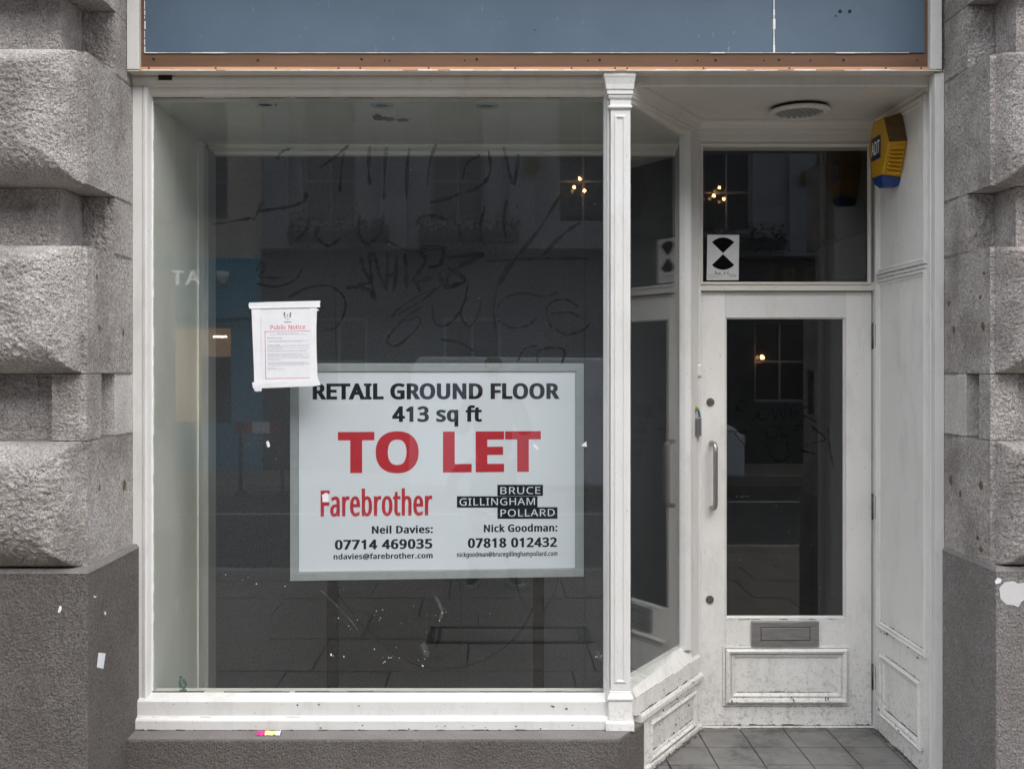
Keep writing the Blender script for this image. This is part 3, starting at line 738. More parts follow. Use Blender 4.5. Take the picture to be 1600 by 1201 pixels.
def pier(s, xr, yc, xp, yp, ynar, reb_x, reb_y, slot, label, pmat):
    root = thing('granite_pier', label, 'stone pier', (xr + s * .4, yc + .2, 0), 'granite piers beside the shopfront')
    far = 1.05
    for i, (z0, z1) in enumerate(TALL):
        mb = MB()
        rock_face(mb, s, xr, yc, far, z0, z1, .135, .15, .155, .085 if i != 3 else .12, .0085 if i != 3 else .013,
                  3.1 * i + (40 if s > 0 else 0), .14)
        o = mb.build('stone_block', M['granite_rock'], root, fix=True)
        smooth_by_angle(o, 50)
        MB().box(*sorted((xr + s * (far + .005), xr + s * 2.0)), yc - .11, .14, z0, z1).build('stone_block', M['granite_rock'], root, bevel=.02)
    for i, (z0, z1) in enumerate(NARROW):
        seed = 11 + 2.3 * i + (60 if s > 0 else 0)
        mb = MB()
        rock_face(mb, s, reb_x, ynar, far - .1, z0, z1, 0, .1, .1, .1, .006, seed, .14, margin=.006)
        o = mb.build('stone_block', M['granite_rock'], root); smooth_by_angle(o, 50)
        MB().box(*sorted((xr + s * (far + .005), xr + s * 2.0)), yc + .06, .14, z0, z1).build('stone_block', M['granite_rock'], root, bevel=.01)
        if i < 2:
            mb = MB()      # the return block, set far back in the rebate
            rock_face(mb, s, xr, reb_y, abs(reb_x - xr) - .001, z0, z1, 0, .1, .1, .1, .006, seed + 5, .14, margin=.018)
            o = mb.build('stone_block', M['granite_rock'], root); smooth_by_angle(o, 50)
        else:
            xb = reb_x - s * .003
            mb = MB()
            rock_face(mb, s, xr, yc - .002, abs(xb - xr), z0, z1, 0, .1, .1, .1, .0025, seed + 5, slot[0], margin=.02)
            o = mb.build('stone_block', M['granite_rock'], root); smooth_by_angle(o, 50)
            MB().box(*sorted((xr + s * .075, xb)), slot[0], slot[1], z0, z1).build('stone_block', M['granite_rock'], root)
            MB().box(*sorted((xr, xb)), slot[1], .14, z0, z1).build('stone_block', M['granite_flat'], root, bevel=.004)
    # bed joints, slightly set back
    mb = MB()
    for z in (1.4975, 1.7305, 2.1745, 2.3875, 2.8465, 3.0775):
        q = .006
        if z > 2:
            mb.box(*sorted((xr + s * q, xr + s * 1.9)), reb_y + .012, .13, z - .002, z + .002)
        else:
            mb.box(*sorted((xr + s * q, xr + s * 1.9)), yc + .012, .13, z - .002, z + .002)
    mb.build('mortar_joint', M['mortar'], root)
    # a few ragged lumps of pointing at the inner edge
    for z in (2.1745, 2.3875, 1.4975, 1.7305, 2.8465):
        mb = MB(); pts = []
        for k in range(12):
            y = -.02 - k * .014
            h = .004 + .005 * abs(mn.noise(Vector((k * .7, z * 9, s))))
            pts.append([(xr - s * .0015, y, z - h), (xr - s * .0015, y, z + h * .8), (xr + s * .004, y, z + h * .8), (xr + s * .004, y, z - h)])
        mb.loft(pts)
        mb.build('pointing', M['mortar'], root)
    # plinth
    pl = MB()
    x0, x1 = sorted((xp, xr + s * 2.0))
    pl.loft([[(x0, yp, 0), (x1, yp, 0), (x1, .14, 0), (x0, .14, 0)],
             [(x0, yp, 1.052), (x1, yp, 1.052), (x1, .14, 1.052), (x0, .14, 1.052)],
             [(x0 + (0 if s < 0 else .012), yp + .012, 1.063), (x1 - (.012 if s < 0 else 0), yp + .012, 1.063), (x1 - (.012 if s < 0 else 0), .14, 1.063), (x0 + (0 if s < 0 else .012), .14, 1.063)]])
    pl.build('plinth_block', M[pmat], root, bevel=.004)
    e0, e1 = (x0, x1 + .0012) if s < 0 else (x0 - .0012, x1)
    we = MB()
    we.loft([[(e0, yp - .0012, 1.050), (e1, yp - .0012, 1.050), (e1, .135, 1.050), (e0, .135, 1.050)], [(e0 + (0 if s < 0 else .010), yp + .010, 1.0645), (e1 - (.010 if s < 0 else 0), yp + .010, 1.0645), (e1 - (.010 if s < 0 else 0), .135, 1.0645), (e0 + (0 if s < 0 else .010), .135, 1.0645)]])
    we.build('worn_edge', M['granite_worn'], root)
    # rust marks and old plug holes on the reveal
    return root


pl_root = pier(-1, -1.395, -.45, -1.370, -.51, -.37, -1.52, -.18, (-.32, -.18), 'left granite pier of rock-faced blocks on a brown plinth', 'granite_dark')
pr_root = pier(1, 1.750, -.42, 1.7425, -.475, -.40, 1.850, -.252, (-.34, -.235), 'right granite pier of rock-faced blocks on a grey plinth', 'granite_grey')


def stain(root, s, xr, spots):
    for px, py, wd, ht in spots:
        mb = MB()
        D = xr * F / (px - CX)
        z = Zz(py, D); y = D - 4
        w_, h_ = wd * D / F * 1.9, ht * D / F * .8
        ring = []
        for k in range(10):
            a = 2 * math.pi * k / 10
            rr = .8 + .35 * mn.noise(Vector((px * .1, k * 1.3, 0)))
            ring.append((xr - s * .0016, y + math.cos(a) * w_ / 2 * rr, z + math.sin(a) * h_ / 2 * rr))
        mb.add(ring, [list(range(10))])
        mb.build('rust_mark', M['rust'], root, fix=False)


stain(pl_root, -1, -1.395, [(151, 432, 5, 13), (155, 512, 6, 14), (192, 519, 6, 19), (194, 757, 10, 28), (155, 762, 5, 16)])
stain(pr_root, 1, 1.75, [(1483, 474, 5, 14), (1491, 515, 6, 20), (1536, 510, 7, 24), (1532, 465, 6, 10), (1538, 427, 5, 10), (1486, 750, 8, 24), (1533, 758, 9, 24), (1501, 771, 4, 20), (1528, 840, 6, 12), (1533, 858, 8, 16)])

# wall above the shop and the rest of the building's front, with its stone courses
up = thing('upper_wall', 'stone wall of the upper floor above the blue fascia', 'wall', (0, .1, 3.56))
for k in range(6):
    z0 = 3.565 + k * .46
    for j in range(9):
        x0 = -5.0 + j * 1.1 + (.55 if k % 2 else 0)
        MB().box(x0, x0 + 1.094, -.35, .4, z0, z0 + .454).build('stone_block', M['brick'], up, bevel=.012)
for side, xa, xb in ((-1, -7.4, -3.42), (1, 3.78, 7.8)):
    nb = thing('neighbouring_wall', 'plain stone wall continuing the building to the %s of the shop' % ('left' if side < 0 else 'right'), 'wall', ((xa + xb) / 2, 0, 0))
    for k in range(8):
        for j in range(3):
            wd = (xb - xa) / 3
            MB().box(xa + j * wd, xa + (j + 1) * wd - .006, -.38, .3, k * .445, k * .445 + .439).build('stone_block', M['brick'], nb, bevel=.012)

# ------------------------------------------------------------------ granite sill below the window
sill = thing('stone_sill', 'brown granite sill block under the big shop window', 'sill', (-.4, 0, 0))
plan = [(-1.372, -.140), (.487, -.140), (.612, .055), (.612, .30), (-1.372, .30)]
MB().prism_z(plan, 0, .346).build('sill_block', M['granite_dark'], sill, bevel=.004)
top = [(-1.371, -.134), (.485, -.134), (.608, .055), (.608, .29), (-1.371, .29)]
mb = MB(); mb.prism_z(top, .3465, .350)
mb.build('sill_top', M['granite_worn'], sill)

# ------------------------------------------------------------------ big shop window
win = thing('shop_window', 'large white framed display window behind grey glass', 'shop window', (-.45, 0, .35), None)
GX0, GX1, GZ0, GZ1 = X(232, 4.0), X(946, 4.0), .47, Zz(153, 4.03)
GY = .045
# left jamb: flat outer face, quirk, bead stepping down to the glass
FX0 = -1.394
prof = [(FX0, .06), (FX0, 0.0), (FX0 + .036, 0.0), (FX0 + .037, .004), (FX0 + .040, .004), (FX0 + .041, -.002), (FX0 + .050, -.004), (FX0 + .056, .004), (FX0 + .060, .020), (GX0 + .002, .036), (GX0 + .002, .06)]
MB().prism_z(prof, .352, 2.848).build('jamb', M['white'], win)
# thin putty line
putty = MB()
rng = random.Random(3)
for k in range(60):
    z = .48 + k * (2.80 - .48) / 60
    putty.box(GX0 + .001, GX0 + .005 + .003 * rng.random(), .034, .0435, z, z + .0385)
putty.build('putty', M['flake'], win)['kind'] = 'stuff'
# right jamb by the pilaster
RX0, RX1 = X(945, 4.0), X(956, 3.985)
prof = [(RX0, .06), (RX0, .034), (RX0 + .008, .018), (RX0 + .010, .002), (RX0 + .017, -.002), (RX0 + .019, .004), (RX1 + .01, .004), (RX1 + .01, .06)]
MB().prism_z(prof, .352, 2.848).build('jamb', M['white'], win)
# head: two stepped mouldings
MB().prism_x([(.06, 2.893), (-.004, 2.893), (-.004, 2.886), (-.010, 2.882), (-.009, 2.872), (-.002, 2.862), (.001, 2.853), (.006, 2.849), (.02, 2.849), (.06, 2.849)], -1.394, .47).build('head_rail', M['cream'], win)
MB().prism_x([(.06, 2.8485), (.012, 2.8485), (.014, 2.838), (.020, 2.826), (.032, 2.818), (.06, 2.818)], FX0 + .036, RX0 + .012).build('head_moulding', M['cream'], win)
# bottom rail
MB().prism_x([(.10, .351), (-.040, .351), (-.040, .386), (-.036, .392), (-.022, .396), (-.018, .400), (-.018, .454), (-.014, .458), (.036, .474), (.040, .462), (.10, .462)], -1.3935, .475).build('bottom_rail', M['white'], win, bevel=.0015)
MB().prism_x([(.056, .440), (.056, .4632), (.075, .4642), (.12, .4642), (.12, .440)], -1.337, .50).build('inner_bead', M['inner_wall'], win)
crack = MB()
rng = random.Random(5)
xx = -1.33
while xx < .44:
    l = .02 + rng.random() * .09
    if rng.random() < .8:
        h = .0006 + .0016 * rng.random() ** 2
        crack.box(xx, xx + l, .0352, .0445, .4735, .4742 + h)
        crack.box(xx, xx + l, .0436, .0447, 2.8172 - h * .8, 2.8178)
    xx += l
crack.build('perished_putty', M['hinge'], win)['kind'] = 'stuff'
pane = MB().box(GX0 - .008, GX1 + .008, GY, GY + .006, .468, 2.83).build('pane', M['glass'], win)

to_win = lambda px, py: W(px, py, 4 + GY - .0012)
gr = MB()
SC3 = [[(563, 400), (570, 425), (582, 440)], [(577, 393), (580, 430), (585, 470)], [(582, 392), (592, 425)], [(605, 395), (603, 455)], [(590, 425), (602, 450)],
       [(620, 398), (615, 455)], [(632, 395), (635, 452)], [(603, 430), (616, 428)], [(655, 393), (665, 408), (645, 440), (675, 433)], [(655, 387), (690, 385), (688, 412), (668, 418)],
       [(648, 440), (657, 455)], [(695, 403), (755, 397), (720, 415), (700, 432), (698, 448)], [(685, 425), (698, 450), (727, 440)], [(700, 418), (727, 438), (700, 448)], [(540, 450), (583, 440)], [(588, 470), (575, 452), (550, 448)]]
THIN = [[(450, 465), (480, 450), (510, 446), (533, 458), (540, 480), (527, 510), (505, 516)], [(400, 425), (408, 410), (415, 420), (405, 432), (440, 434)], [(400, 443), (430, 448), (460, 438), (472, 420)],
        [(680, 450), (640, 470), (612, 495), (655, 472), (690, 445)], [(660, 478), (630, 500), (605, 530), (620, 540), (652, 512), (655, 495), (635, 502)], [(675, 475), (680, 505), (700, 507), (722, 480), (732, 440)],
        [(730, 465), (720, 490), (732, 510), (746, 495), (752, 470)], [(797, 408), (780, 440), (772, 480), (775, 517)], [(776, 482), (790, 465), (820, 458), (850, 463), (872, 456)], [(777, 500), (800, 512), (825, 508), (840, 495)],
        [(862, 512), (853, 488), (862, 472), (885, 468), (905, 480)], [(868, 514), (885, 523), (910, 516), (922, 505)], [(840, 568), (843, 547), (880, 545), (878, 568)], [(808, 566), (820, 545), (840, 540)],
        [(688, 530), (720, 536), (740, 548)], [(690, 388), (640, 392), (600, 372)], [(860, 490), (890, 488), (905, 495)]]
BIG = [[(545, 227), (520, 248), (500, 262)], [(538, 238), (533, 265), (531, 300)], [(578, 228), (576, 262), (578, 290)], [(604, 230), (601, 265), (600, 312)], [(640, 230), (636, 262), (635, 312)],
       [(682, 225), (672, 252), (667, 290)], [(750, 243), (730, 255), (723, 280)], [(763, 235), (766, 268), (752, 290), (728, 300)], [(787, 230), (794, 262), (801, 288)], [(810, 240), (803, 290)],
       [(672, 317), (700, 310), (720, 302)], [(717, 350), (718, 376)], [(758, 320), (751, 352), (752, 378)], [(792, 310), (787, 345), (790, 372)], [(876, 305), (842, 358), (805, 405), (780, 446)],
       [(908, 347), (880, 366), (845, 402)], [(760, 408), (840, 404), (920, 404)], [(332, 350), (395, 340)], [(402, 330), (450, 323), (475, 314), (478, 300)], [(500, 352), (494, 368), (512, 384), (532, 372)], [(562, 335), (560, 365), (575, 381), (594, 362), (600, 332)],
       [(650, 352), (658, 339), (680, 337), (700, 345)], [(410, 315), (395, 345)], [(483, 340), (478, 360), (460, 378)], [(432, 250), (440, 238), (455, 232)]]
for st in SC3: ribbon(gr, st, 5.2, to_win)
for st in THIN: ribbon(gr, st, 3.0, to_win)
for st in BIG: ribbon(gr, st, 4.4, to_win)
gr.build('graffiti', M['ink'], pane, fix=False)
# chalky scrapes and paint flecks on the outside of the pane
sm = MB()
rng = random.Random(11)


def fleck(mb, px, py, r, to3, rng, elong=1.0):
    ring = [to3(px + math.cos(a) * r * (.6 + .7 * rng.random()), py + math.sin(a) * r * elong * (.6 + .7 * rng.random())) for a in [2 * math.pi * k / 7 for k in range(7)]]
    mb.add(ring, [list(range(7))])


for cx, cy, n_, sp_, r_ in ((615, 950, 4, 22, .5), (690, 957, 9, 6, .45), (613, 1020, 9, 15, .6), (655, 1032, 4, 12, .8), (525, 1025, 3, 8, .9), (535, 975, 2, 12, .7), (400, 908, 5, 16, .6), (390, 690, 8, 40, .35),
                            (936, 1025, 4, 5, .7), (480, 850, 6, 70, .35), (620, 970, 6, 35, .5), (640, 350, 8, 200, .4), (660, 960, 8, 70, .4)):
    for k in range(n_):
        fleck(sm, cx + rng.gauss(0, sp_), cy + rng.gauss(0, sp_ * .5), r_ * (.5 + rng.random()), to_win, rng, 1.3)
sm.build('paint_fleck', M['flake'], pane, fix=False)['kind'] = 'stuff'
sm = MB()
ribbon(sm, [(500, 920), (540, 960), (560, 985)], 2.0, to_win)
ribbon(sm, [(680, 930), (691, 955), (686, 968)], 5, to_win)
ribbon(sm, [(932, 1015), (936, 1024), (941, 1031)], 4, to_win)
ribbon(sm, [(660, 1005), (668, 1025)], 8, to_win)
sm.build('smear', M['smear'], pane, fix=False)
mb = MB()
for st in ([(283, 1075), (281, 1062), (284, 1055)], [(285, 1077), (290, 1070), (286, 1060)], [(280, 1078), (292, 1077)]): ribbon(mb, st, 3.5, to_win)
mb.build('green_scrawl', ink('green_ink', (.02, .09, .06, 1), .8), pane, fix=False)

# ------------------------------------------------------------------ display space behind the glass
BX = .95; BY = .93
room = thing('display_ceiling', 'grey ceiling of the empty window display with spotlights', 'ceiling', (0, .5, 2.82), None, 'structure')
MB().prism_z([(-1.40, .062), (.555, .062), (.895, .60), (.895, BY + .2), (-1.40, BY + .2)], 2.806, 2.85).build('ceiling_board', M['inner_ceiling'], room)
MB().prism_x([(BY - .10, 2.8055), (BY - .10, 2.794), (BY - .085, 2.786), (BY - .04, 2.784), (BY - .03, 2.770), (BY, 2.768), (BY, 2.8055)], -1.33, .89).build('cornice', M['inner_wall'], room)
mb = MB()
rng = random.Random(4)
for k, (cx, cy, wd, ht) in enumerate(((592, 184, 9, 3.5), (606, 186, 12, 1.8), (630, 188, 12, 1.2))):
    D = (2.8055 - EYE) * F / (CY - cy)
    ring = []
    for i in range(14):
        a = 2 * math.pi * i / 14
        rr = .6 + .6 * rng.random()
        ring.append((X(cx, D) + math.cos(a) * wd * D / F * rr, D - 4 + math.sin(a) * ht * .022 * rr, 2.8054))
    mb.add(ring, [list(range(14))])
mb.build('water_stain', plain('water_stain', (.17, .10, .065, 1), .9, var=.4, scale=60), room, fix=False)
spot_labels = ['dark recessed spotlight at the left of the display ceiling', 'recessed spotlight above the brown ceiling stain', 'faint recessed spotlight at the right of the display ceiling']
for k, (cx, cy) in enumerate(((415, 163), (597, 164), (761, 165))):
    D = (2.806 - EYE) * F / (CY - cy)
    c = Vector((X(cx, D), D - 4, 2.806))
    t = thing('ceiling_spotlight', spot_labels[k], 'spotlight', c, 'spotlights in the display ceiling')
    mb = MB(); mb.s = True
    ring = lambda r, z: [c + Vector((math.cos(a) * r, math.sin(a) * r, z)) for a in [2 * math.pi * q / 24 for q in range(24)]]
    mb.loft([ring(.046, -.0005), ring(.046, -.004), ring(.040, -.007), ring(.030, -.006), ring(.028, -.002)], caps=False)
    mb.build('bezel', M['spot_rim'], t)
    MB().disc(c + Vector((0, 0, -.0018)), (0, 0, 1), .0285, .0012).build('lamp_glass', M['hole'] if k == 0 else M['grey_plastic'], t)

lw = thing('display_wall', 'pale grey side wall inside the display window', 'wall', (-1.36, .5, .3), None, 'structure')
MB().box(-1.40, -1.338, .062, BY + .05, .10, 2.805).build('wall_board', M['inner_wall'], lw)
ey = X(308, 1) and (-1.338 * F / (308 - CX) - 4)
MB().box(-1.3379, -1.330, ey, ey + .012, .11, 2.78).build('corner_bead', M['inner_wall'], lw, bevel=.002)
MB().box(-1.3379, -1.318, .80, BY, .11, 2.78).build('return_board', plain('return_board_paint', (.36, .37, .36, 1), .45), lw)
bp = thing('back_panel', 'charcoal boarded panel closing the back of the display', 'panel', (-.2, BY, .3), None, 'structure')
for k in range(4):
    x0 = -1.34 + k * .60
    MB().box(x0, min(x0 + .598, .90), BY, BY + .02, .10, 2.79).build('board', M['panel'], bp)
MB().box(-1.34, .90, BY + .0205, BY + .04, .10, 2.79).build('backing', M['hole'], bp)  # added behind the boards so no light shows through their gaps
fl = MB().prism_z([(-1.40, .062), (.55, .062), (.88, .60), (.88, BY + .02), (-1.40, BY + .02)], .06, .10).build('display_floor', M['dark_room'], None)
tag(fl, 'dark floor of the empty window display', None, None, 'structure')

# ------------------------------------------------------------------ corner pilaster
pil = thing('corner_pilaster', 'slender white panelled pilaster between window and entrance', 'pilaster', (.51, 0, .35))


def pil_ring(o, z, xl=.470, xr=.546, yf=-.030, yb=.05):
    return [(xl - o, yb, z), (xl - o, yf - o, z), (xr + o * .55, yf - o, z), (xr + o * .9 + .005, yb + .02, z)]


def pil_stack(levels, name, m, bev=.0012):
    MB().loft([pil_ring(o, z) for o, z in levels]).build(name, m, pil, bevel=bev)


pil_stack([(0, .50), (0, 2.752)], 'shaft', M['white'], .002)
MB().ring_frame([(0, 0), (.004, .005), (.009, .005), (.012, .0012), (.0125, -.0005)], (.482, -.0302, .53), (1, 0, 0), (0, 0, 1), .047, 2.20).build('panel_bead', M['white'], pil)
pil_stack([(.002, 2.753), (.010, 2.757), (.010, 2.763), (.003, 2.768), (.003, 2.790), (.008, 2.793), (.011, 2.800), (.010, 2.806), (.016, 2.808), (.016, 2.824), (.020, 2.826), (.022, 2.845), (.028, 2.868), (.031, 2.874), (.031, 2.892)], 'capital', M['white'], .001)
pil_stack([(.016, .468), (.016, .474), (.010, .484), (.004, .492), (.004, .497), (0, .500)], 'base', M['white'], .0012)
pil_stack([(.010, .388), (.010, .467)], 'pedestal', M['white_low'], .002)
pil_stack([(.022, .351), (.022, .381), (.013, .388)], 'pedestal_step', M['white_low'], .0015)

# ------------------------------------------------------------------ splayed side window
U = Vector((.64, 1, 0)).normalized(); N = Vector((U.y, -U.x, 0)); UP = Vector((0, 0, 1))
S0 = Vector((.555, 0, 0))
L_ = .612 / U.y
side = thing('side_window', 'narrow angled window beside the shop door with panelled base', 'shop window', (.75, .3, .13))
at = lambda t, h=0, z=0: S0 + U * t + N * h + UP * z
T_post = .493 / U.y
# pane
p = [at(.0, .0, .50), at(T_post + .02, -.032, .50), at(T_post + .02, -.038, .50), at(.0, -.006, .50)]
q = [v + UP * (2.80 - .50) for v in p]
spane = MB().hexa(p + q).build('pane', M['glass_door'], side)
# far post with beads
MB().prism_dir([(-.06, .13), (0, .13), (0, 2.86), (-.06, 2.86)], at(T_post + .05), U, N, L_ - T_post - .05 + .004).build('post', M['white'], side)
MB().loft([[at(T_post, -.04, z), at(T_post, -.012, z), at(T_post + .012, -.004, z), at(T_post + .022, .004, z), at(T_post + .034, .004, z), at(T_post + .036, -.002, z), at(T_post + .0495, -.002, z), at(T_post + .0495, -.04, z)] for z in (.51, 2.80)]).build('post_bead', M['white'], side)
# head mouldings, raking back along the splay
MB().prism_dir([(-.06, 2.86), (.030, 2.86), (.028, 2.850), (.016, 2.838), (.010, 2.824), (.004, 2.815), (.004, 2.806), (-.004, 2.803), (-.004, 2.787), (-.012, 2.780), (-.028, 2.775), (-.06, 2.775)], at(.005), U, N, L_ - .005).build('head_rail', M['cream'], side)
# bottom rail, nosing and panelled base
MB().prism_dir([(-.06, .385), (.008, .385), (.008, .455), (.004, .462), (-.030, .522), (-.06, .522)], at(.03), U, N, L_ - .03).build('bottom_rail', M['white_low'], side, bevel=.0015)
MB().prism_dir([(-.06, .352), (.018, .352), (.020, .358), (.020, .374), (.014, .3848), (-.06, .3848)], at(.055), U, N, L_ - .055).build('nosing', M['white_low'], side)
MB().prism_dir([(-.06, .125), (.002, .125), (.002, .3515), (-.06, .3515)], at(.105), U, N, L_ - .105).build('stall_board', M['white_low'], side)
MB().ring_frame([(0, 0), (.001, .010), (.008, .014), (.013, .010), (.014, .004), (.022, .004), (.030, .0006), (.031, -.001)], at(.16, .0022, .165), U, UP, .50, .155, N).build('panel_moulding', M['white_low'], side)
MB().prism_dir([(0, .131), (.012, .131), (.012, .150), (.008, .155), (0, .155)], at(.105, .0022), U, N, L_ - .105).build('skirting', M['white_low'], side)

# ------------------------------------------------------------------ entrance: frame, door, side wall, ceiling, floor
DY = .63
ent = thing('door_frame', 'white door frame with glazed transom above the shop door', 'door frame', (1.33, DY, .13))
DX0, DX1, DZ0, DZ1 = X(1095, 4.63), X(1362, 4.63), .137, Zz(456, 4.63)
xa, xb = X(1099, 4.6), X(1357, 4.6)
MB().box(S0.x + .64 * .612 - .02, DX0 - .004, .604, .70, .13, 2.86).build('jamb', M['white'], ent, bevel=.002)
MB().box(DX0 - .018, DX0 - .0045, .596, .6038, .135, DZ1).build('stop_bead', M['white'], ent, bevel=.002)
MB().box(DX1 + .004, 1.76, .604, .70, .13, 2.86).build('jamb', M['white'], ent, bevel=.002)
MB().box(DX0 - .004, DX1 + .004, .606, .70, DZ1 + .004, 2.137).build('transom_bar', M['cream'], ent, bevel=.002)
MB().prism_x([(.70, 2.859), (.572, 2.859), (.574, 2.850), (.584, 2.838), (.590, 2.825), (.592, 2.806), (.600, 2.803), (.600, 2.775), (.606, 2.768), (.612, 2.752), (.622, 2.746), (.70, 2.746)], S0.x + .64 * .575, 1.735).build('head_rail', M['cream'], ent)
MB().ring_frame([(0, .0), (0, .012), (.006, .014), (.011, .008), (.012, -.004)], (xa - .012, .612, 2.126), (1, 0, 0), (0, 0, 1), xb - xa + .024, .634, Vector((0, -1, 0))).build('glazing_bead', M['cream'], ent)
MB().box(xa - .01, xb + .01, .620, .626, 2.13, 2.75).build('transom_pane', M['glass_door'], ent)
# white painted lock keep on the jamb
MB().box(X(1086, 4.6), X(1096, 4.6) - .002, .588, .604, Zz(588, 4.6), Zz(570, 4.6)).build('lock_keep', M['white'], ent, bevel=.003)

MB().box(DX0 - .0042, DX0 - .0002, DY + .006, DY + .03, DZ0, DZ1 + .004).build('gap_shade', M['hole'], ent)  # dark strips added behind the door gaps, standing in for their shade
MB().box(DX1 + .0002, DX1 + .0042, DY + .006, DY + .03, DZ0, DZ1 + .004).build('gap_shade', M['hole'], ent)
MB().box(DX0 - .0002, DX1 + .0002, DY + .006, DY + .03, DZ1 + .0002, DZ1 + .004).build('gap_shade', M['hole'], ent)
MB().box(DX0 - .0002, DX1 + .0002, DY + .004, DY + .03, DZ0 - .0024, DZ0 - .0003).build('gap_shade', M['hole'], ent)
door = thing('shop_door', 'white half glazed door with steel letterplate and pull handle', 'door', (1.34, DY, .13))
gx0, gx1, gz0, gz1 = X(1133, 4.63), X(1322, 4.63), Zz(966, 4.63), Zz(495, 4.63)
MB().box(DX0, gx0, DY, DY + .045, DZ0, DZ1).build('stile', M['white_low'], door, bevel=.0015)
MB().box(gx1, DX1, DY, DY + .045, DZ0, DZ1).build('stile', M['white_low'], door, bevel=.0015)
MB().box(gx0 + .0005, gx1 - .0005, DY + .0004, DY + .045, gz1, DZ1).build('rail', M['white'], door)
MB().box(gx0 + .0005, gx1 - .0005, DY + .0004, DY + .045, DZ0, gz0).build('rail', M['white_low'], door)
MB().ring_frame([(0, 0), (.002, .001), (.004, -.006), (.009, -.009), (.010, -.02)], (gx0, DY, gz0), (1, 0, 0), (0, 0, 1), gx1 - gx0, gz1 - gz0, Vector((0, -1, 0))).build('glazing_bead', M['white'], door)
dpane = MB().box(gx0 + .001, gx1 - .001, DY + .013, DY + .019, gz0 + .001, gz1 - .001).build('pane', M['glass_door'], door)
px0, px1, pz0, pz1 = X(1129, 4.63), X(1327, 4.63), Zz(1101, 4.63), Zz(1008, 4.63)
MB().ring_frame([(0, 0), (0, .007), (.008, .009), (.0095, .002), (.011, .002), (.0125, .017), (.021, .024), (.030, .020), (.035, .011), (.036, .003), (.038, .003), (.039, .009), (.045, .009), (.055, .0008), (.056, -.001)], (px0, DY - .0006, pz0), (1, 0, 0), (0, 0, 1), px1 - px0, pz1 - pz0, Vector((0, -1, 0))).build('panel_moulding', M['white_low'], door)
lx0, lx1, lz0, lz1 = X(1174, 4.62), X(1279, 4.62), Zz(1009, 4.62), Zz(970, 4.62)
lp = MB().box(lx0, lx1, DY - .018, DY - .0005, lz0, lz1).build('letterplate', M['plate'], door, bevel=.002)
MB().box(lx0 + .043, lx1 - .043, DY - .0205, DY - .0182, lz0 + .030, lz1 - .027).build('flap', M['plate'], lp, bevel=.001)
mb = MB(); mb.ring_frame([(0, 0), (.0008, .0006), (.0018, .0006), (.0026, 0)], (lx0 + .040, DY - .0183, lz0 + .027), (1, 0, 0), (0, 0, 1), lx1 - lx0 - .080, lz1 - lz0 - .051, Vector((0, -1, 0)))
mb.build('flap_gap', M['hole'], lp)
hx = X(1118, 4.57); z0, z1 = Zz(793, 4.58), Zz(694, 4.58)
pts = [(hx - .006, DY - .0005, z1 + .004), (hx - .006, DY - .03, z1 + .006), (hx - .003, DY - .046, z1 + .002), (hx, DY - .056, z1 - .014), (hx, DY - .058, z1 - .04), (hx, DY - .058, (z0 + z1) / 2), (hx, DY - .058, z0 + .04), (hx, DY - .056, z0 + .014), (hx - .002, DY - .046, z0 - .001), (hx - .004, DY - .03, z0 - .006), (hx - .004, DY - .0005, z0 - .006)]
MB().tube(pts, .0105, 14).build('pull_handle', M['steel'], door)
for k, (cx, cy) in enumerate(((1110, 628), (1109, 936))):
    c = W(cx, cy, 4.63)
    lk = MB(); lk.s = False
    lk.disc(c - Vector((0, .0005, 0)), (0, -1, 0), .0185, .006, 24, .0165)
    lk.build('lock_cylinder', M['brass_old'], door)
for cy, hh in ((525, 40), (791, 40), (1056, 40)):
    z = Zz(cy, 4.63); h = hh * 4.63 / F / 2
    hb = MB().tube([(DX1 + .003, DY - .006, z - h), (DX1 + .003, DY - .006, z + h)], .0062, 10).build('hinge', M['hinge'], door)
    MB().box(DX1 + .006, DX1 + .014, DY - .0275, DY - .0262, z - h * .9, z + h * .9).build('hinge_leaf', M['hinge'], hb)
# felt pen scrawl on the door glass
to_door = lambda px, py: W(px, py, 4.63 + .0118)
dz = lambda l: [(1130 + a / 4.805, 490 + b / 4.805) for a, b in l]
gr = MB()
for st in ([(150, 735), (105, 710), (110, 670), (150, 650), (195, 660)], [(240, 695), (255, 760), (225, 790), (195, 785)], [(265, 710), (275, 790), (325, 785), (345, 730), (290, 700)], [(370, 705), (392, 790), (420, 700), (450, 790), (472, 660)],
           [(500, 700), (522, 795)], [(645, 695), (530, 740), (620, 772), (700, 812)], [(325, 850), (330, 918), (388, 932), (410, 862), (340, 840)], [(430, 830), (440, 922), (490, 912)], [(540, 850), (600, 842), (570, 870), (520, 872)],
           [(660, 840), (765, 940), (650, 972)], [(20, 882), (180, 880)], [(80, 890), (170, 1000)], [(790, 850), (800, 990), (830, 1150)], [(570, 1020), (690, 1050), (600, 1032)], [(310, 960), (350, 1020), (390, 960)], [(480, 960), (482, 1030)], [(350, 1050), (420, 1110), (500, 1060)]):
    ribbon(gr, dz(st), 2.6, to_door)
gr.build('graffiti', M['ink'], dpane, fix=False)
sm = MB(); rng = random.Random(2)
for cx, cy, n_, sp_ in ((1162, 776, 5, 3), (1230, 800, 3, 60), (1278, 918, 2, 3), (1200, 860, 4, 40)):
    for k in range(n_): fleck(sm, cx + rng.gauss(0, sp_), cy + rng.gauss(0, sp_ * .6), .45, to_door, rng)
sm.build('paint_fleck', M['flake'], dpane, fix=False)['kind'] = 'stuff'

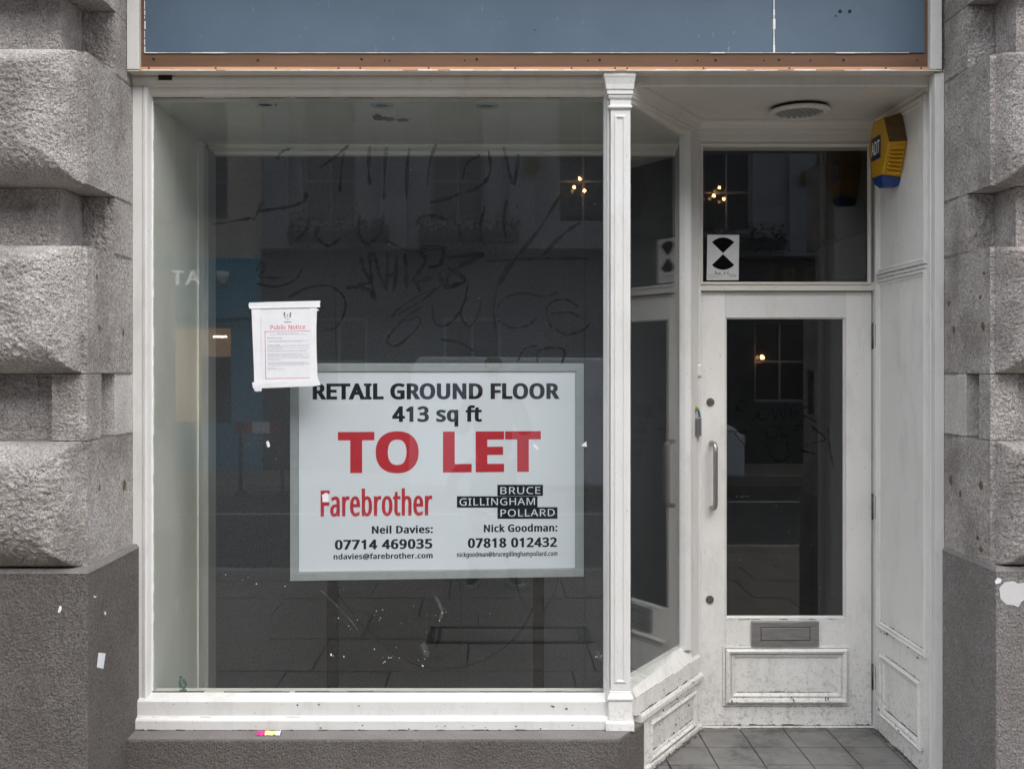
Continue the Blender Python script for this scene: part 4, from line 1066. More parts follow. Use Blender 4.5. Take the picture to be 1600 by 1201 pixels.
# panelled side wall on the right of the entrance
RW = 1.735
rw = thing('entrance_side_wall', 'white panelled wall on the right of the entrance', 'wall', (RW, .3, .13))
MB().box(RW, RW + .04, -.02, .64, .11, 2.87).build('wall_board', M['white_low'], rw)
fx = lambda px: RW * F / (px - CX) - 4
UB = Vector((0, -1, 0)); NB = Vector((-1, 0, 0))
yb_, yf_ = fx(1372), fx(1449)
zr = 2.150
mould = [(0, 0), (0, .010), (.008, .013), (.012, .006), (.013, .001), (.015, .001), (.016, .006), (.021, .006), (.027, .0002), (.028, -.001)]


def wall_panel(z0, z1, name='panel_moulding', ya=None, yb=None, prof=None):
    ya = yb_ if ya is None else ya; yb = yf_ if yb is None else yb
    MB().ring_frame(prof or mould, (RW - .0003, ya, z0), UB, UP, ya - yb, z1 - z0, NB).build(name, M['white_low'], rw)


wall_panel(2.165, 2.835)
wall_panel(.60, 2.142)
wall_panel(.215, .49, ya=fx(1378), yb=fx(1441), prof=[(0, 0), (0, .011), (.009, .016), (.016, .010), (.017, .002), (.019, .002), (.020, .008), (.027, .007), (.036, .0002), (.037, -.001)])
MB().box(RW - .010, RW - .0005, yf_ + .002, yb_ - .002, 2.146, 2.161).build('rail', M['white'], rw, bevel=.003)
MB().prism_z([(RW + .06, -.06), (1.7145, -.06), (1.7135, -.057), (1.7135, -.030), (1.718, -.027), (1.718, -.016), (1.7135, -.012), (1.7160, .0), (1.724, .006), (RW - .0005, .010), (RW + .06, .010)], .12, 2.885).build('front_post', M['white'], rw)
MB().box(1.7485, 1.760, -.060, .05, 1.06, 2.9).build('post_edge', M['white'], rw)
grime = MB()
rng = random.Random(8)
for k in range(26):
    y = yb_ + (yf_ - yb_) * rng.random(); z = rng.choice([.225, .235, .47, .478, .59, .605]) + rng.gauss(0, .006)
    r = .002 + .008 * rng.random() ** 3
    ring = [(RW - .0145 + .002 * math.sin(k), y + math.cos(a) * r * (.6 + .8 * rng.random()) * 1.6, z + math.sin(a) * r * .7 * (.6 + .8 * rng.random())) for a in [2 * math.pi * q / 7 for q in range(7)]]
    grime.add(ring, [list(range(7))])
grime.build('chipped_paint', M['mortar'], rw, fix=False)['kind'] = 'stuff'
chips = MB()
for k in range(46):
    t = .14 + .55 * rng.random(); z = rng.choice([.30, .165, .25, .36, .19, .42, .14]) + rng.gauss(0, .012)
    r = .0015 + .006 * rng.random() ** 3
    c = at(t, .0145 if z < .33 else .0215 if z < .384 else .009, z)
    chips.add([c + U * math.cos(a) * r * 1.5 * (.6 + .8 * rng.random()) + UP * math.sin(a) * r * (.6 + .8 * rng.random()) for a in [2 * math.pi * q / 7 for q in range(7)]], [list(range(7))])
chips.build('chipped_paint', M['hole'], side, fix=False)['kind'] = 'stuff'

pc = thing('porch_ceiling', 'cream painted ceiling over the recessed shop entrance', 'ceiling', (1.2, .3, 2.86), None, 'structure')
MB().prism_z([(.50, -.0), (1.76, -.0), (1.76, .70), (.98, .70)], 2.86, 2.90).build('ceiling_board', M['cream'], pc)
MB().prism_x([(-.004, 2.8595), (-.004, 2.852), (.0, 2.848), (.012, 2.848), (.018, 2.853), (.024, 2.8595)], .585, 1.712).build('edge_bead', M['cream'], pc)
MB().prism_dir([(0, 2.8595), (.014, 2.8595), (.012, 2.852), (.006, 2.846), (0, 2.844)], (RW, .62, 0), UB, NB, .60).build('edge_bead', M['cream'], pc)

D = (2.86 - EYE) * F / (CY - 168)
vc = Vector((X(1249, D), D - 4, 2.86))
vent = thing('ceiling_vent', 'round slatted vent grille in the entrance ceiling', 'vent', vc)
ring = lambda r, z: [vc + Vector((math.cos(a) * r, math.sin(a) * r, z)) for a in [2 * math.pi * q / 40 for q in range(40)]]
mb = MB(); mb.s = True
mb.loft([ring(.120, -.014), ring(.129, -.015), ring(.130, -.022), ring(.124, -.028), ring(.108, -.030), ring(.098, -.026), ring(.096, -.015)], caps=False)
mb.build('rim', M['cream'], vent)
MB().disc(vc + Vector((0, 0, -.0130)), (0, 0, 1), .116, .012, 32).build('dark_backing', M['hole'], vent)
for k in range(9):
    a = -.086 + k * .0215
    hl = math.sqrt(max(.0004, .096 ** 2 - a * a))
    dv, pv = Vector((.55, .83, 0)).normalized(), Vector((.83, -.55, 0)).normalized()
    c = vc + pv * a
    p = [c - dv * hl - pv * .003 + UP * -.026, c + dv * hl - pv * .003 + UP * -.026, c + dv * hl + pv * .002 + UP * -.016, c - dv * hl + pv * .002 + UP * -.016]
    MB().hexa(p + [v + pv * .003 for v in p]).build('slat', M['spot_rim'], vent)
mb = MB()
for cx, cy, r in ((1376, 135, .010), (1399, 132, .008), (1366, 135, .004), (1388, 134, .004)):
    D = 1.11 * F / (CY - cy)
    mb.add([(X(cx, D) + math.cos(a) * r * 1.6, D - 4 + math.sin(a) * r, 2.8597) for a in [2 * math.pi * q / 8 for q in range(8)]], [list(range(8))])
mb.build('peeled_hole', M['hole'], pc, fix=False)

# tiled entrance floor
pf = thing('porch_floor', 'grey square tiled floor of the shop entrance', 'floor', (1.2, .2, 0), None, 'structure')
MB().prism_z([(.58, -.14), (1.742, -.14), (1.742, .70), (1.05, .70)], 0, .1255).build('tile_bed', M['grout'], pf)
MB().box(DX0 - .03, 1.735, .612, .70, .1256, .1345).build('threshold', M['white_low'], pf)
edge = lambda y: S0.x + .64 * y + .008
gx = .9286 - .195 * 3; gy = .379
rng = random.Random(21)
for j in range(-3, 2):
    for i in range(0, 8):
        x0, x1 = gx + i * .195 + .003, gx + (i + 1) * .195 - .003
        y0, y1 = gy + j * .195 + .003, gy + (j + 1) * .195 - .003
        y0 = max(y0, -.138); y1 = min(y1, .611); x1 = min(x1, 1.733)
        if y1 - y0 < .01 or x1 - x0 < .01: continue
        poly = [(x0, y0), (x1, y0), (x1, y1), (x0, y1)]
        # cut along the splayed base
        out = []
        for k in range(4):
            a, b = poly[k], poly[(k + 1) % 4]
            fa, fb = a[0] - edge(a[1]), b[0] - edge(b[1])
            if fa >= 0: out.append(a)
            if (fa >= 0) != (fb >= 0):
                t = fa / (fa - fb); out.append((a[0] + (b[0] - a[0]) * t, a[1] + (b[1] - a[1]) * t))
        if len(out) < 3: continue
        hz = .1300 + rng.gauss(0, .0004)
        MB().prism_z(out, .1256, hz).build('floor_tile', M['tile'], pf)

# hall behind the door
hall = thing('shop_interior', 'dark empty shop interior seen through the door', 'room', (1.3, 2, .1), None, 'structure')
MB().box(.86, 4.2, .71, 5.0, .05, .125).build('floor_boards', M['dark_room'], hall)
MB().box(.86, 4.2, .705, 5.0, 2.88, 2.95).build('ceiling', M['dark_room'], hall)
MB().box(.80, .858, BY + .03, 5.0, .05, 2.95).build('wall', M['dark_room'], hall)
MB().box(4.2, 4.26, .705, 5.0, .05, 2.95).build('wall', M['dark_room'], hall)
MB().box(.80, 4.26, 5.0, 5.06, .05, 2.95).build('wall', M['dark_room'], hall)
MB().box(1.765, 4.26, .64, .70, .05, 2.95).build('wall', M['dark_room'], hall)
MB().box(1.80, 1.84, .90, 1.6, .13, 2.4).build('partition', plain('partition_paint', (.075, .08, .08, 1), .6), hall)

# ------------------------------------------------------------------ fascia above the shop
fas = thing('shop_fascia', 'blue boarded shop fascia in a bare timber and white frame', 'fascia', (0, -.05, 2.89))
FD = 3.93; FY = -.07
x0, x1 = X(198, FD), X(1472, FD)
zb = Zz(111, FD)
MB().box(x0, x1, FY + .002, .05, zb, zb + .0028).build('bottom_board', M['cream'], fas)
MB().box(x0, X(217, FD), FY, .04, zb + .0065, 3.56).build('side_board', M['white'], fas, bevel=.002)
MB().box(X(1454, FD), x1, FY, .04, zb + .0065, 3.56).build('side_board', M['white'], fas, bevel=.002)
MB().prism_x([(.0, zb + .0030), (FY, zb + .0030), (FY + .0225, Zz(104.8, FD + .022)), (.0, Zz(104.8, FD + .022))], X(217, FD) + .0005, X(1454, FD) - .0005).build('bottom_lath', M['timber'], fas)
BD = 3.955
MB().box(X(217, FD) + .0005, X(1454, FD) - .0005, BD - 4, .03, Zz(104.7, FD + .022), Zz(84, BD)).build('backing_board', M['brown'], fas)
MB().box(X(217, FD) + .0005, X(226, BD), BD - 4, .03, Zz(84, BD) + .0005, 3.56).build('backing_board', M['brown'], fas)
MB().box(X(1444, BD), X(1454, FD) - .0005, BD - 4, .03, Zz(84, BD) + .0005, 3.56).build('backing_board', M['brown'], fas)
bx0, bx1, bs = X(227, BD), X(1444, BD) - .001, X(1208, BD)
MB().box(bx0, bs - .002, BD - 4 - .004, .03, Zz(83, BD), 3.56).build('blue_panel', M['blue'], fas)
MB().box(bs + .002, bx1, BD - 4 - .0045, .03, Zz(83, BD), 3.56).build('blue_panel', M['blue'], fas)
rng = random.Random(17)
fk = MB()
xx = bx0
while xx < bx1:
    l = .012 + .07 * rng.random()
    if rng.random() < .97:
        h = .0012 + .0022 * rng.random() ** 4
        fk.box(xx, min(bx1, xx + l), BD - 4 - .0058, BD - 4 - .0047, Zz(83.5, BD) - h * .5, Zz(83.5, BD) + h * .6)
    xx += l
xx = X(222, FD)
while xx < X(1450, FD):
    l = .015 + .10 * rng.random()
    if rng.random() < .85:
        h = .0006 + .0035 * rng.random() ** 3
        fk.box(xx, xx + l, FY - .0012, FY + .0006, zb + .0005, zb + .0026 + h)
    xx += l
zz_ = Zz(83, BD)
while zz_ < 3.4:
    l = .012 + .03 * rng.random()
    h = .0005 + .0045 * rng.random() ** 3
    if rng.random() < .97: fk.box(bs - h * .5, bs + .003 + h, BD - 4 - .0062, BD - 4 - .0048, zz_, zz_ + l)
    fk.box(bx0 - .002, bx0 + h * .7, BD - 4 - .0062, BD - 4 - .0048, zz_, zz_ + l * .8)
    zz_ += l
fk.build('flaked_paint', M['flake'], fas)['kind'] = 'stuff'


def hole(px, py, D, r, y):
    c = W(px, py, D)
    MB().disc((c.x, y, c.z), (0, -1, 0), r * D / F, .0008, 8).build('screw_hole', M['hole'], fas)


for px in (240, 403, 565, 745, 937, 1118, 1318, 1217): hole(px, 93 + (px % 5) * .5, BD, 2.2, BD - 4 - .0002)
for px in (601, 609, 1057, 1194, 1090, 726, 919, 1433, 1266): hole(px, 95, BD, 1.4, BD - 4 - .0002)
for px in (233, 337, 431, 529, 563, 670, 805, 893, 961, 980, 1099, 1233, 1384, 1439): hole(px, 107.5, FD + .011, 1.8, FY + .0095)
for px, py, r in ((1312, 19, 3), (1327, 19, 3), (1305, 26, 1.4), (836, 48, 1), (500, 12, .8), (780, 30, .8)): hole(px, py, BD, r, BD - 4 - .0048)
mb = MB(); mb.box(X(249, 4), X(270, 4), -.0130, -.006, Zz(125.5, 3.99), Zz(118, 3.99)); mb.build('rotten_patch', M['hole'], win)


def grime_shade_line(mb, a, b, up, n_, th, seed, cover=.7, lift=.0006):
    """broken dark line of dirt and painted groove shade from a to b; up = direction of its width, n_ = surface normal"""
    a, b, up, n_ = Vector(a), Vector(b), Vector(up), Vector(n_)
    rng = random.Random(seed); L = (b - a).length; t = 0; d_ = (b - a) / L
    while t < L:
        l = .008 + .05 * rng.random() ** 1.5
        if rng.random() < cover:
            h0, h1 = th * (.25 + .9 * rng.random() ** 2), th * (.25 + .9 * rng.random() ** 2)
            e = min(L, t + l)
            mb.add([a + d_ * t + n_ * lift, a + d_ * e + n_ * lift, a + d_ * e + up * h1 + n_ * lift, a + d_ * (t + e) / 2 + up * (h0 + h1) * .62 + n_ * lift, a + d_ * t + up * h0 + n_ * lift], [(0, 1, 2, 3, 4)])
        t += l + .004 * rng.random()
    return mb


FN = (0, -1, 0)
grime_shade = plain('grime_and_shade', (.085, .075, .065, 1), .9, var=.4, scale=90)  # one dark colour for dirt on ledges and shade painted into grooves
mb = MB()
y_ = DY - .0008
grime_shade_line(mb, (px0 + .05, y_, pz0 + .0585), (px1 - .05, y_, pz0 + .0585), UP, FN, .0042, 1, .8)
grime_shade_line(mb, (px0, y_, pz0 - .0038), (px1, y_, pz0 - .0038), UP, FN, .0030, 2, .75)
grime_shade_line(mb, (px0, y_, pz1 + .0005), (px1, y_, pz1 + .0005), UP, FN, .0022, 3, .5)
grime_shade_line(mb, (gx0 + .02, y_, gz0 - .004), (gx1 - .01, y_, gz0 - .004), UP, FN, .0035, 4, .5)
grime_shade_line(mb, (DX0 + .01, y_, DZ0 + .001), (DX1 - .01, y_, DZ0 + .001), UP, FN, .005, 5, .6)
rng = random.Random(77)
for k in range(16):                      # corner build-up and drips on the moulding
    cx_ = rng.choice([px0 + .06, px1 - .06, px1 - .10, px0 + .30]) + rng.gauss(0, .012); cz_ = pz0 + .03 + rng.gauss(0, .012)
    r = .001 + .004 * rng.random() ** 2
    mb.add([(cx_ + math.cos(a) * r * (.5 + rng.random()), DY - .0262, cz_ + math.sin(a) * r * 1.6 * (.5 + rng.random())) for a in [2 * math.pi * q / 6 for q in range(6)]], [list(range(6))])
mb.build('grime_and_shade', grime_shade, door, fix=False)['kind'] = 'stuff'
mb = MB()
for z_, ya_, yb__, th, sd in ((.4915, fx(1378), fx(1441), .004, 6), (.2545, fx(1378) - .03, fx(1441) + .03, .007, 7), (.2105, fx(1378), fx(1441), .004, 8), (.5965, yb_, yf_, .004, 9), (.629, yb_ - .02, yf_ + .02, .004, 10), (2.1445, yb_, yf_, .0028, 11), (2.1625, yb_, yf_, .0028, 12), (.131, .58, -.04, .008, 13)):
    grime_shade_line(mb, (RW - .0006, ya_, z_), (RW - .0006, yb__, z_), UP, (-1, 0, 0), th, sd, .8)
mb.build('grime_and_shade', grime_shade, rw, fix=False)['kind'] = 'stuff'
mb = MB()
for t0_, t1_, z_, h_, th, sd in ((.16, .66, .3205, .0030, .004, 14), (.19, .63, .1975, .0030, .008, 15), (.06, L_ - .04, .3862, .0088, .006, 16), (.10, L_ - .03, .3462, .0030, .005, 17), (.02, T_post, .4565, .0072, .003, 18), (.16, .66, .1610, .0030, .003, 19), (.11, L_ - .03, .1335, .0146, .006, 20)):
    grime_shade_line(mb, at(t0_, h_, z_), at(t1_, h_, z_), UP, N, th, sd, .75)
mb.build('grime_and_shade', grime_shade, side, fix=False)['kind'] = 'stuff'
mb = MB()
grime_shade_line(mb, (-1.39, -.0225, .3945), (.45, -.0225, .3945), UP, FN, .0022, 21, .45)
grime_shade_line(mb, (-1.39, -.0408, .3505), (.47, -.0408, .3505), UP, FN, .0045, 22, .55)
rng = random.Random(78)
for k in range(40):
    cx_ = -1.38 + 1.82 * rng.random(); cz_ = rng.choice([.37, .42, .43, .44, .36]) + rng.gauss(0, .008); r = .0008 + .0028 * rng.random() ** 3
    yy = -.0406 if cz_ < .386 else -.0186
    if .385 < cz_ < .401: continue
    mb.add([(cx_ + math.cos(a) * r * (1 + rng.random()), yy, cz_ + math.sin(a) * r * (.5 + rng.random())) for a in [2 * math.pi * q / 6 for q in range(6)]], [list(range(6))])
mb.build('grime_and_shade', grime_shade, win, fix=False)['kind'] = 'stuff'
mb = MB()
grime_shade_line(mb, (RW - .001, .60, .1312), (RW - .001, -.04, .1312), (-1, 0, 0), UP, .016, 31, .85)
grime_shade_line(mb, (DX0, .6105, .1312), (1.73, .6105, .1312), (0, -1, 0), UP, .013, 32, .85)
grime_shade_line(mb, at(L_ - .02, .018, .1312), at(.12, .018, .1312), N, UP, .014, 33, .85)
mb.build('grime_and_shade', grime_shade, pf, fix=False)['kind'] = 'stuff'


# ------------------------------------------------------------------ TO LET board and what hangs with it
KB = .0742


def bd(px, py, lift=0.0):
    a = (px - CX) / F
    D = (4.2 + .816 * KB) / (1 - a * KB)
    p = W(px, py, D)
    return p + BN * lift


BU = Vector((1, KB, 0)).normalized(); BN = BU.cross(UP)
O = bd(453.5, 907)
bw = (bd(912, 900) - O).dot(BU); bh = bd(453.5, 567.5).z - O.z
sign = thing('to_let_board', 'white to let sign board in a grey aluminium frame inside the window', 'sign', O + BU * bw / 2)
loc = lambda a, b, h: O + BU * a + UP * b + BN * h


def slab(mb, a0, a1, b0, b1, h0, h1):
    mb.hexa([loc(a0, b0, h1), loc(a1, b0, h1), loc(a1, b0, h0), loc(a0, b0, h0), loc(a0, b1, h1), loc(a1, b1, h1), loc(a1, b1, h0), loc(a0, b1, h0)])
    return mb


fr = .034
slab(MB(), .004, bw - .004, .004, bh - .004, -.022, 0).build('board', M['sign_white'], sign)
for pts in ([(0, 0), (bw, 0), (bw - fr, fr), (fr, fr)], [(bw, 0), (bw, bh), (bw - fr, bh - fr), (bw - fr, fr)], [(bw, bh), (0, bh), (fr, bh - fr), (bw - fr, bh - fr)], [(0, bh), (0, 0), (fr, fr), (fr, bh - fr)]):
    MB().loft([[loc(a, b, -.026) for a, b in pts], [loc(a, b, .005) for a, b in pts]]).build('frame_rail', M['alu'], sign, bevel=.0014)
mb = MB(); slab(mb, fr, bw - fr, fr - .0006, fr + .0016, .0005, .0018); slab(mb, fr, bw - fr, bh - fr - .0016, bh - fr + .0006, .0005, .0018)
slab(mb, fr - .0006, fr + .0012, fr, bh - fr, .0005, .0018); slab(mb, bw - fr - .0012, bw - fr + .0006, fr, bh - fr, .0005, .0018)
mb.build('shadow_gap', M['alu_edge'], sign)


def line(s, xl, xr, yb_l, yb_r, cap, mat, ex, ey, gap=0, name='lettering', lift=.0006):
    o = bd(xl, yb_l, lift)
    wd = (bd(xr, yb_r) - bd(xl, yb_l)).dot(BU)
    D = o.y + 4
    return text_line(name, s, o, BU, UP, wd, cap * D / F, M[mat], sign, ex, ey, gap)


line('RETAIL GROUND FLOOR', 488.5, 874.7, 624, 622, 25, 'sign_dark', 44, 24, -26)
line('413 sq ft', 612.8, 752.8, 659, 658.5, 24.2, 'sign_dark', 40, 22, -16)
line('TO LET', 528, 845, 739, 737, 64.3, 'sign_red', 44, 29, -10)
line('Farebrother', 501, 675.6, 806.6, 805.6, 40.6, 'sign_red', 33, 8, -14)
line('Neil Davies:', 581, 676.4, 833.4, 832.6, 11.8, 'sign_dark', 38, 18, -8)
line('07714 469035', 523.2, 675.6, 858.4, 857.4, 15.2, 'sign_dark', 42, 20, -6)
line('ndavies@farebrother.com', 521.2, 676, 873.6, 872.4, 8.6, 'sign_dark', 34, 14, -2)
line('Nick Goodman:', 756, 871, 831, 830, 11.6, 'sign_dark', 38, 18, -8)
line('07818 012432', 731, 870.4, 855.6, 854.6, 15.0, 'sign_dark', 42, 20, -6)
line('nickgoodman@brucegillinghampollard.com', 714, 871, 869.8, 868.6, 7.4, 'sign_dark', 30, 12, 0)
for x0, x1, y0, y1 in ((777.2, 848.4, 757, 774.2), (713.9, 839.8, 774.9, 792.4), (777.2, 871, 791.9, 809.9)):
    mb = MB(); a, b = bd(x0, y1), bd(x1, y0)
    mb.hexa([bd(x0, y1, .0014), bd(x1, y1, .0014), bd(x1, y1, .0002), bd(x0, y1, .0002), bd(x0, y0, .0014), bd(x1, y0, .0014), bd(x1, y0, .0002), bd(x0, y0, .0002)])
    mb.build('name_block', M['sign_dark'], sign)
line('BRUCE', 781.8, 844.2, 771.6, 771.2, 11.0, 'sign_white', 3, 2, 30, lift=.0018)
line('GILLINGHAM', 718, 835.7, 789.4, 788.9, 11.2, 'sign_white', 3, 2, 30, lift=.0018)
line('POLLARD', 782, 866.6, 806.6, 806.2, 11.2, 'sign_white', 3, 2, 30, lift=.0018)

for k, (px0, px1, lab) in enumerate(((511, 527, 'dark post holding up the left half of the to let board'), (833.5, 850, 'dark post holding up the right half of the to let board'))):
    t = thing('sign_post', lab, 'post', (X((px0 + px1) / 2, 4.29), .30, .10), 'posts under the to let board')
    D = 4.285
    MB().box(X(px0, D), X(px1, D), D - 4, D - 4 + .04, .108, 1.6).build('upright', M['cable'], t, bevel=.002)
    MB().box(X(px0 - 5, D), X(px1 + 5, D), D - 4.01, D - 4 + .06, .101, .1075).build('foot_plate', M['cable'], t)


def smooth_path(pts, n=7):
    P = [Vector(p) for p in pts]; Q = []
    for i in range(len(P) - 1):
        a, b, c, e = P[max(i - 1, 0)], P[i], P[i + 1], P[min(i + 2, len(P) - 1)]
        for k in range(n):
            t = k / n
            Q.append(.5 * ((2 * b) + (c - a) * t + (2 * a - 5 * b + 4 * c - e) * t * t + (3 * b - a - 3 * c + e) * t ** 3))
    return Q + [P[-1]]


cab = [(512, 895), (530, 930), (560, 968), (600, 1008), (640, 1033), (680, 1043.5), (720, 1041), (760, 1028), (795, 1005), (820, 975), (838, 935), (845, 890)]
o = MB().tube(smooth_path([W(a, b, 4.33) for a, b in cab]), .0029, 6).build('hanging_cable', M['cable'])
tag(o, 'thin black cable hanging in a long loop below the to let board', 'cable', 'cables hanging below the board')
cab = [(806, 890), (808, 915), (816, 938), (832, 955), (850, 951), (864, 930), (871, 908), (872, 890)]
o = MB().tube(smooth_path([W(a, b, 4.335) for a, b in cab]), .0016, 6).build('hanging_cable', M['cable'])
tag(o, 'short black cable loop below the right end of the to let board', 'cable', 'cables hanging below the board')

# ------------------------------------------------------------------ public notice taped on the window
not_ = thing('public_notice', 'white public notice sheet taped to the outside of the window', 'notice', W(443, 545, 4 + GY))
nz = lambda a, b: (380 + a / 7.508, 460 + b / 7.508)


def sheet(name, pts, lift, mat, parent, curl=0.0, conv=nz, plane=None):
    """thin paper on the glass, a hair thick, edges slightly proud"""
    plane = plane or (lambda px, py, h: W(px, py, 4 + GY) + Vector((0, -h, 0)))
    q = [conv(*p) for p in pts]
    ring0 = [plane(*p, lift) for p in q]
    ring1 = [plane(*p, lift + .0007 + curl * (.5 + .5 * math.sin(i * 2.1))) for i, p in enumerate(q)]
    return MB().loft([ring0, ring1]).build(name, mat, parent)


sheet('paper_sheet', [(110, 130), (480, 120), (868, 110), (855, 500), (872, 1020), (500, 1045), (140, 1060), (118, 600)], .0005, M['paper'], not_)
sheet('tape_strip', [(98, 150), (205, 150), (208, 560), (218, 1125), (205, 1138), (190, 1130), (168, 1140), (132, 1128), (128, 900), (108, 400)], .0014, M['tape'], not_, .001)
sheet('tape_strip', [(785, 110), (858, 105), (852, 160), (896, 188), (858, 192), (860, 600), (872, 960), (908, 1062), (780, 1085), (792, 600)], .0016, M['tape'], not_, .0012)
sheet('tape_strip', [(72, 96), (480, 84), (908, 75), (900, 112), (905, 150), (860, 153), (430, 160), (78, 168), (64, 130)], .0030, M['tape'], not_, .0012)
sheet('tape_strip', [(106, 1030), (450, 1012), (868, 985), (906, 1062), (800, 1072), (450, 1090), (120, 1102), (112, 1068)], .0026, M['tape'], not_, .0012)


def nline(x0, y0, x1, y1, th, mat, mb):
    plane = lambda a, b: W(*nz(a, b), 4 + GY) + Vector((0, -.00135, 0))
    dv = Vector((x1 - x0, y1 - y0)); dv.normalize(); nn = Vector((-dv.y, dv.x)) * th / 2
    mb.add([plane(x0 - nn.x, y0 - nn.y), plane(x1 - nn.x, y1 - nn.y), plane(x1 + nn.x, y1 + nn.y), plane(x0 + nn.x, y0 + nn.y)], [(0, 1, 2, 3)])


mb = MB()
for seg in ((250, 436, 782, 428), (256, 432, 266, 992), (262, 988, 792, 978)): nline(*seg, 6, None, mb)
mb.build('red_border', M['print_red'], not_, fix=False)
mb = MB(); rng = random.Random(6)
rows = [(460, 400, 650), (472, 310, 735), (508, 285, 462), (518, 285, 460), (545, 300, 770), (556, 285, 695), (592, 285, 435), (602, 285, 775), (618, 285, 475), (630, 285, 772), (645, 285, 450), (658, 285, 755), (672, 285, 745),
        (698, 285, 770), (708, 285, 690), (722, 285, 765), (738, 285, 770), (752, 285, 765), (770, 285, 450), (797, 290, 725), (808, 290, 772), (820, 290, 770), (834, 290, 715), (866, 290, 388), (880, 290, 490)]
for y, xa_, xb_ in rows:
    xx = xa_; sl = -(.012)
    while xx < xb_:
        l = 10 + rng.random() * 34
        e = min(xb_, xx + l)
        nline(xx, y + (xx - 285) * sl, e, y + (e - 285) * sl, 5.2 if y in (460, 508, 866, 602) else 3.8, None, mb)
        xx = e + 6
mb.build('printed_text', M['print_grey'], not_, fix=False)
mb = MB()
for k in range(9):
    y = 200 + k * 28
    nline(196 + k * .5, y, 201 + k * 1.0, y + 24, 5, None, mb)
nline(206, 250, 213, 960, 4, None, mb)
mb.build('sheet_edge', M['print_grey'], not_, fix=False)
P0 = W(*nz(318, 412), 4 + GY) + Vector((0, -.0013, 0))
text_line('heading', 'Public Notice', P0, Vector((1, 0, .016)), Vector((-.016, 0, 1)), 410 / 7.508 * 4.045 / F, 50 / 7.508 * 4.045 / F, M['print_red'], not_, 9, 2, 8, 0, serif=34)
mb = MB()
for st in ([(472, 212), (486, 225), (478, 245), (494, 258)], [(492, 210), (480, 222), (496, 240)], [(566, 212), (552, 225), (560, 245), (544, 258)], [(546, 210), (558, 222), (542, 240)], [(478, 322), (520, 326), (568, 322)], [(480, 270), (500, 262)], [(540, 262), (562, 270)]):
    ribbon(mb, [nz(*p) for p in st], .95, lambda a, b: W(a, b, 4 + GY) + Vector((0, -.0014, 0)))
mb.build('crest_supporters', M['print_black'], not_, fix=False)
mb = MB()
for seg in ((518, 222, 520, 275, 5), (500, 245, 540, 245, 5), (505, 288, 535, 288, 4), (500, 300, 545, 300, 3)): nline(*seg[:4], seg[4], None, mb)
mb.build('crest_shield', M['print_red'], not_, fix=False)

# torn paper left on the glass
G_ = lambda px, py, h: W(px, py, 4 + GY) + Vector((0, -h, 0))
idc = lambda a, b: (a, b)
for pts, lab in (([(416, 690), (419, 688), (421, 692), (422, 697), (419, 699), (417, 695)], 'tiny torn white paper scrap on glass left of the board'),
                 ([(908, 696), (916, 689), (917, 698)], 'white triangle of paper at the right edge of the board'),
                 ([(833, 693), (836, 694), (842, 700), (841, 701.5), (837, 701), (837, 699), (834, 698)], 'small torn white scrap on the last red letter'),
                 ([(503, 773), (509, 769.5), (513, 771), (513.5, 783), (504, 784), (504, 778)], 'white paper patch covering part of the red agent name')):
    o = sheet('paper_scrap', pts, .0005, M['paper'], None, .001, idc, G_)
    tag(o, lab, 'paper scrap', 'paper scraps on the shop window')

# ------------------------------------------------------------------ survey poster on the transom
TY = .6185
post = thing('target_poster', 'white card with black hourglass symbol in the transom corner', 'poster', W(1130, 438, 4 + TY))
T_ = lambda px, py, h: W(px, py, 4 + TY) + Vector((0, -h, 0))
pzc = lambda a, b: (1090 + a / 10.0, 340 + b / 10.0)
sheet('card', [(152, 268), (651, 272), (640, 978), (140, 978)], .0005, M['poster'], post, 0, pzc, T_)
mb = MB()
for sgn, cy in ((1, 555), (-1, 572)):
    pts = [(397, cy)] + [(397 + 243 * math.sin(a), cy - sgn * 243 * math.cos(a)) for a in [R(-46 + 92 * k / 14) for k in range(15)]]
    mb.add([T_(*pzc(*p), .0014) for p in pts], [list(range(len(pts)))])
mb.build('hourglass_symbol', M['print_black'], post, fix=False)
hw = MB()
HW = [[(275, 838), (272, 882)], [(275, 838), (290, 845), (278, 858), (296, 868), (280, 880)], [(310, 858), (302, 872), (314, 884), (326, 870), (316, 858)], [(332, 858), (352, 884)], [(352, 856), (330, 888)],
      [(420, 846), (412, 865), (420, 882), (430, 865), (422, 846)], [(482, 838), (462, 860), (462, 880), (480, 884), (486, 868), (464, 866)]]
for st in HW: ribbon(hw, [pzc(*p) for p in st], .55, lambda a, b: T_(a, b, .0014))
hw.build('handwriting', M['print_black'], post, fix=False)
mb = MB()
for x0_, x1_, y_, th in ((160, 410, 893, 5), (160, 318, 922, 5), (165, 250, 943, 5), (490, 610, 893, 7), (490, 600, 920, 7)):
    mb.add([T_(*pzc(a, b), .0014) for a, b in ((x0_, y_ + th / 2), (x1_, y_ + th / 2), (x1_, y_ - th / 2), (x0_, y_ - th / 2))], [(0, 1, 2, 3)])
for k in range(6):
    a = 494 + k * 19
    mb.add([T_(*pzc(*p), .0014) for p in ((a, 918), (a + 5, 918), (a + 5, 896), (a, 896))], [(0, 1, 2, 3)])
mb.build('small_print', M['print_grey'], post, fix=False)

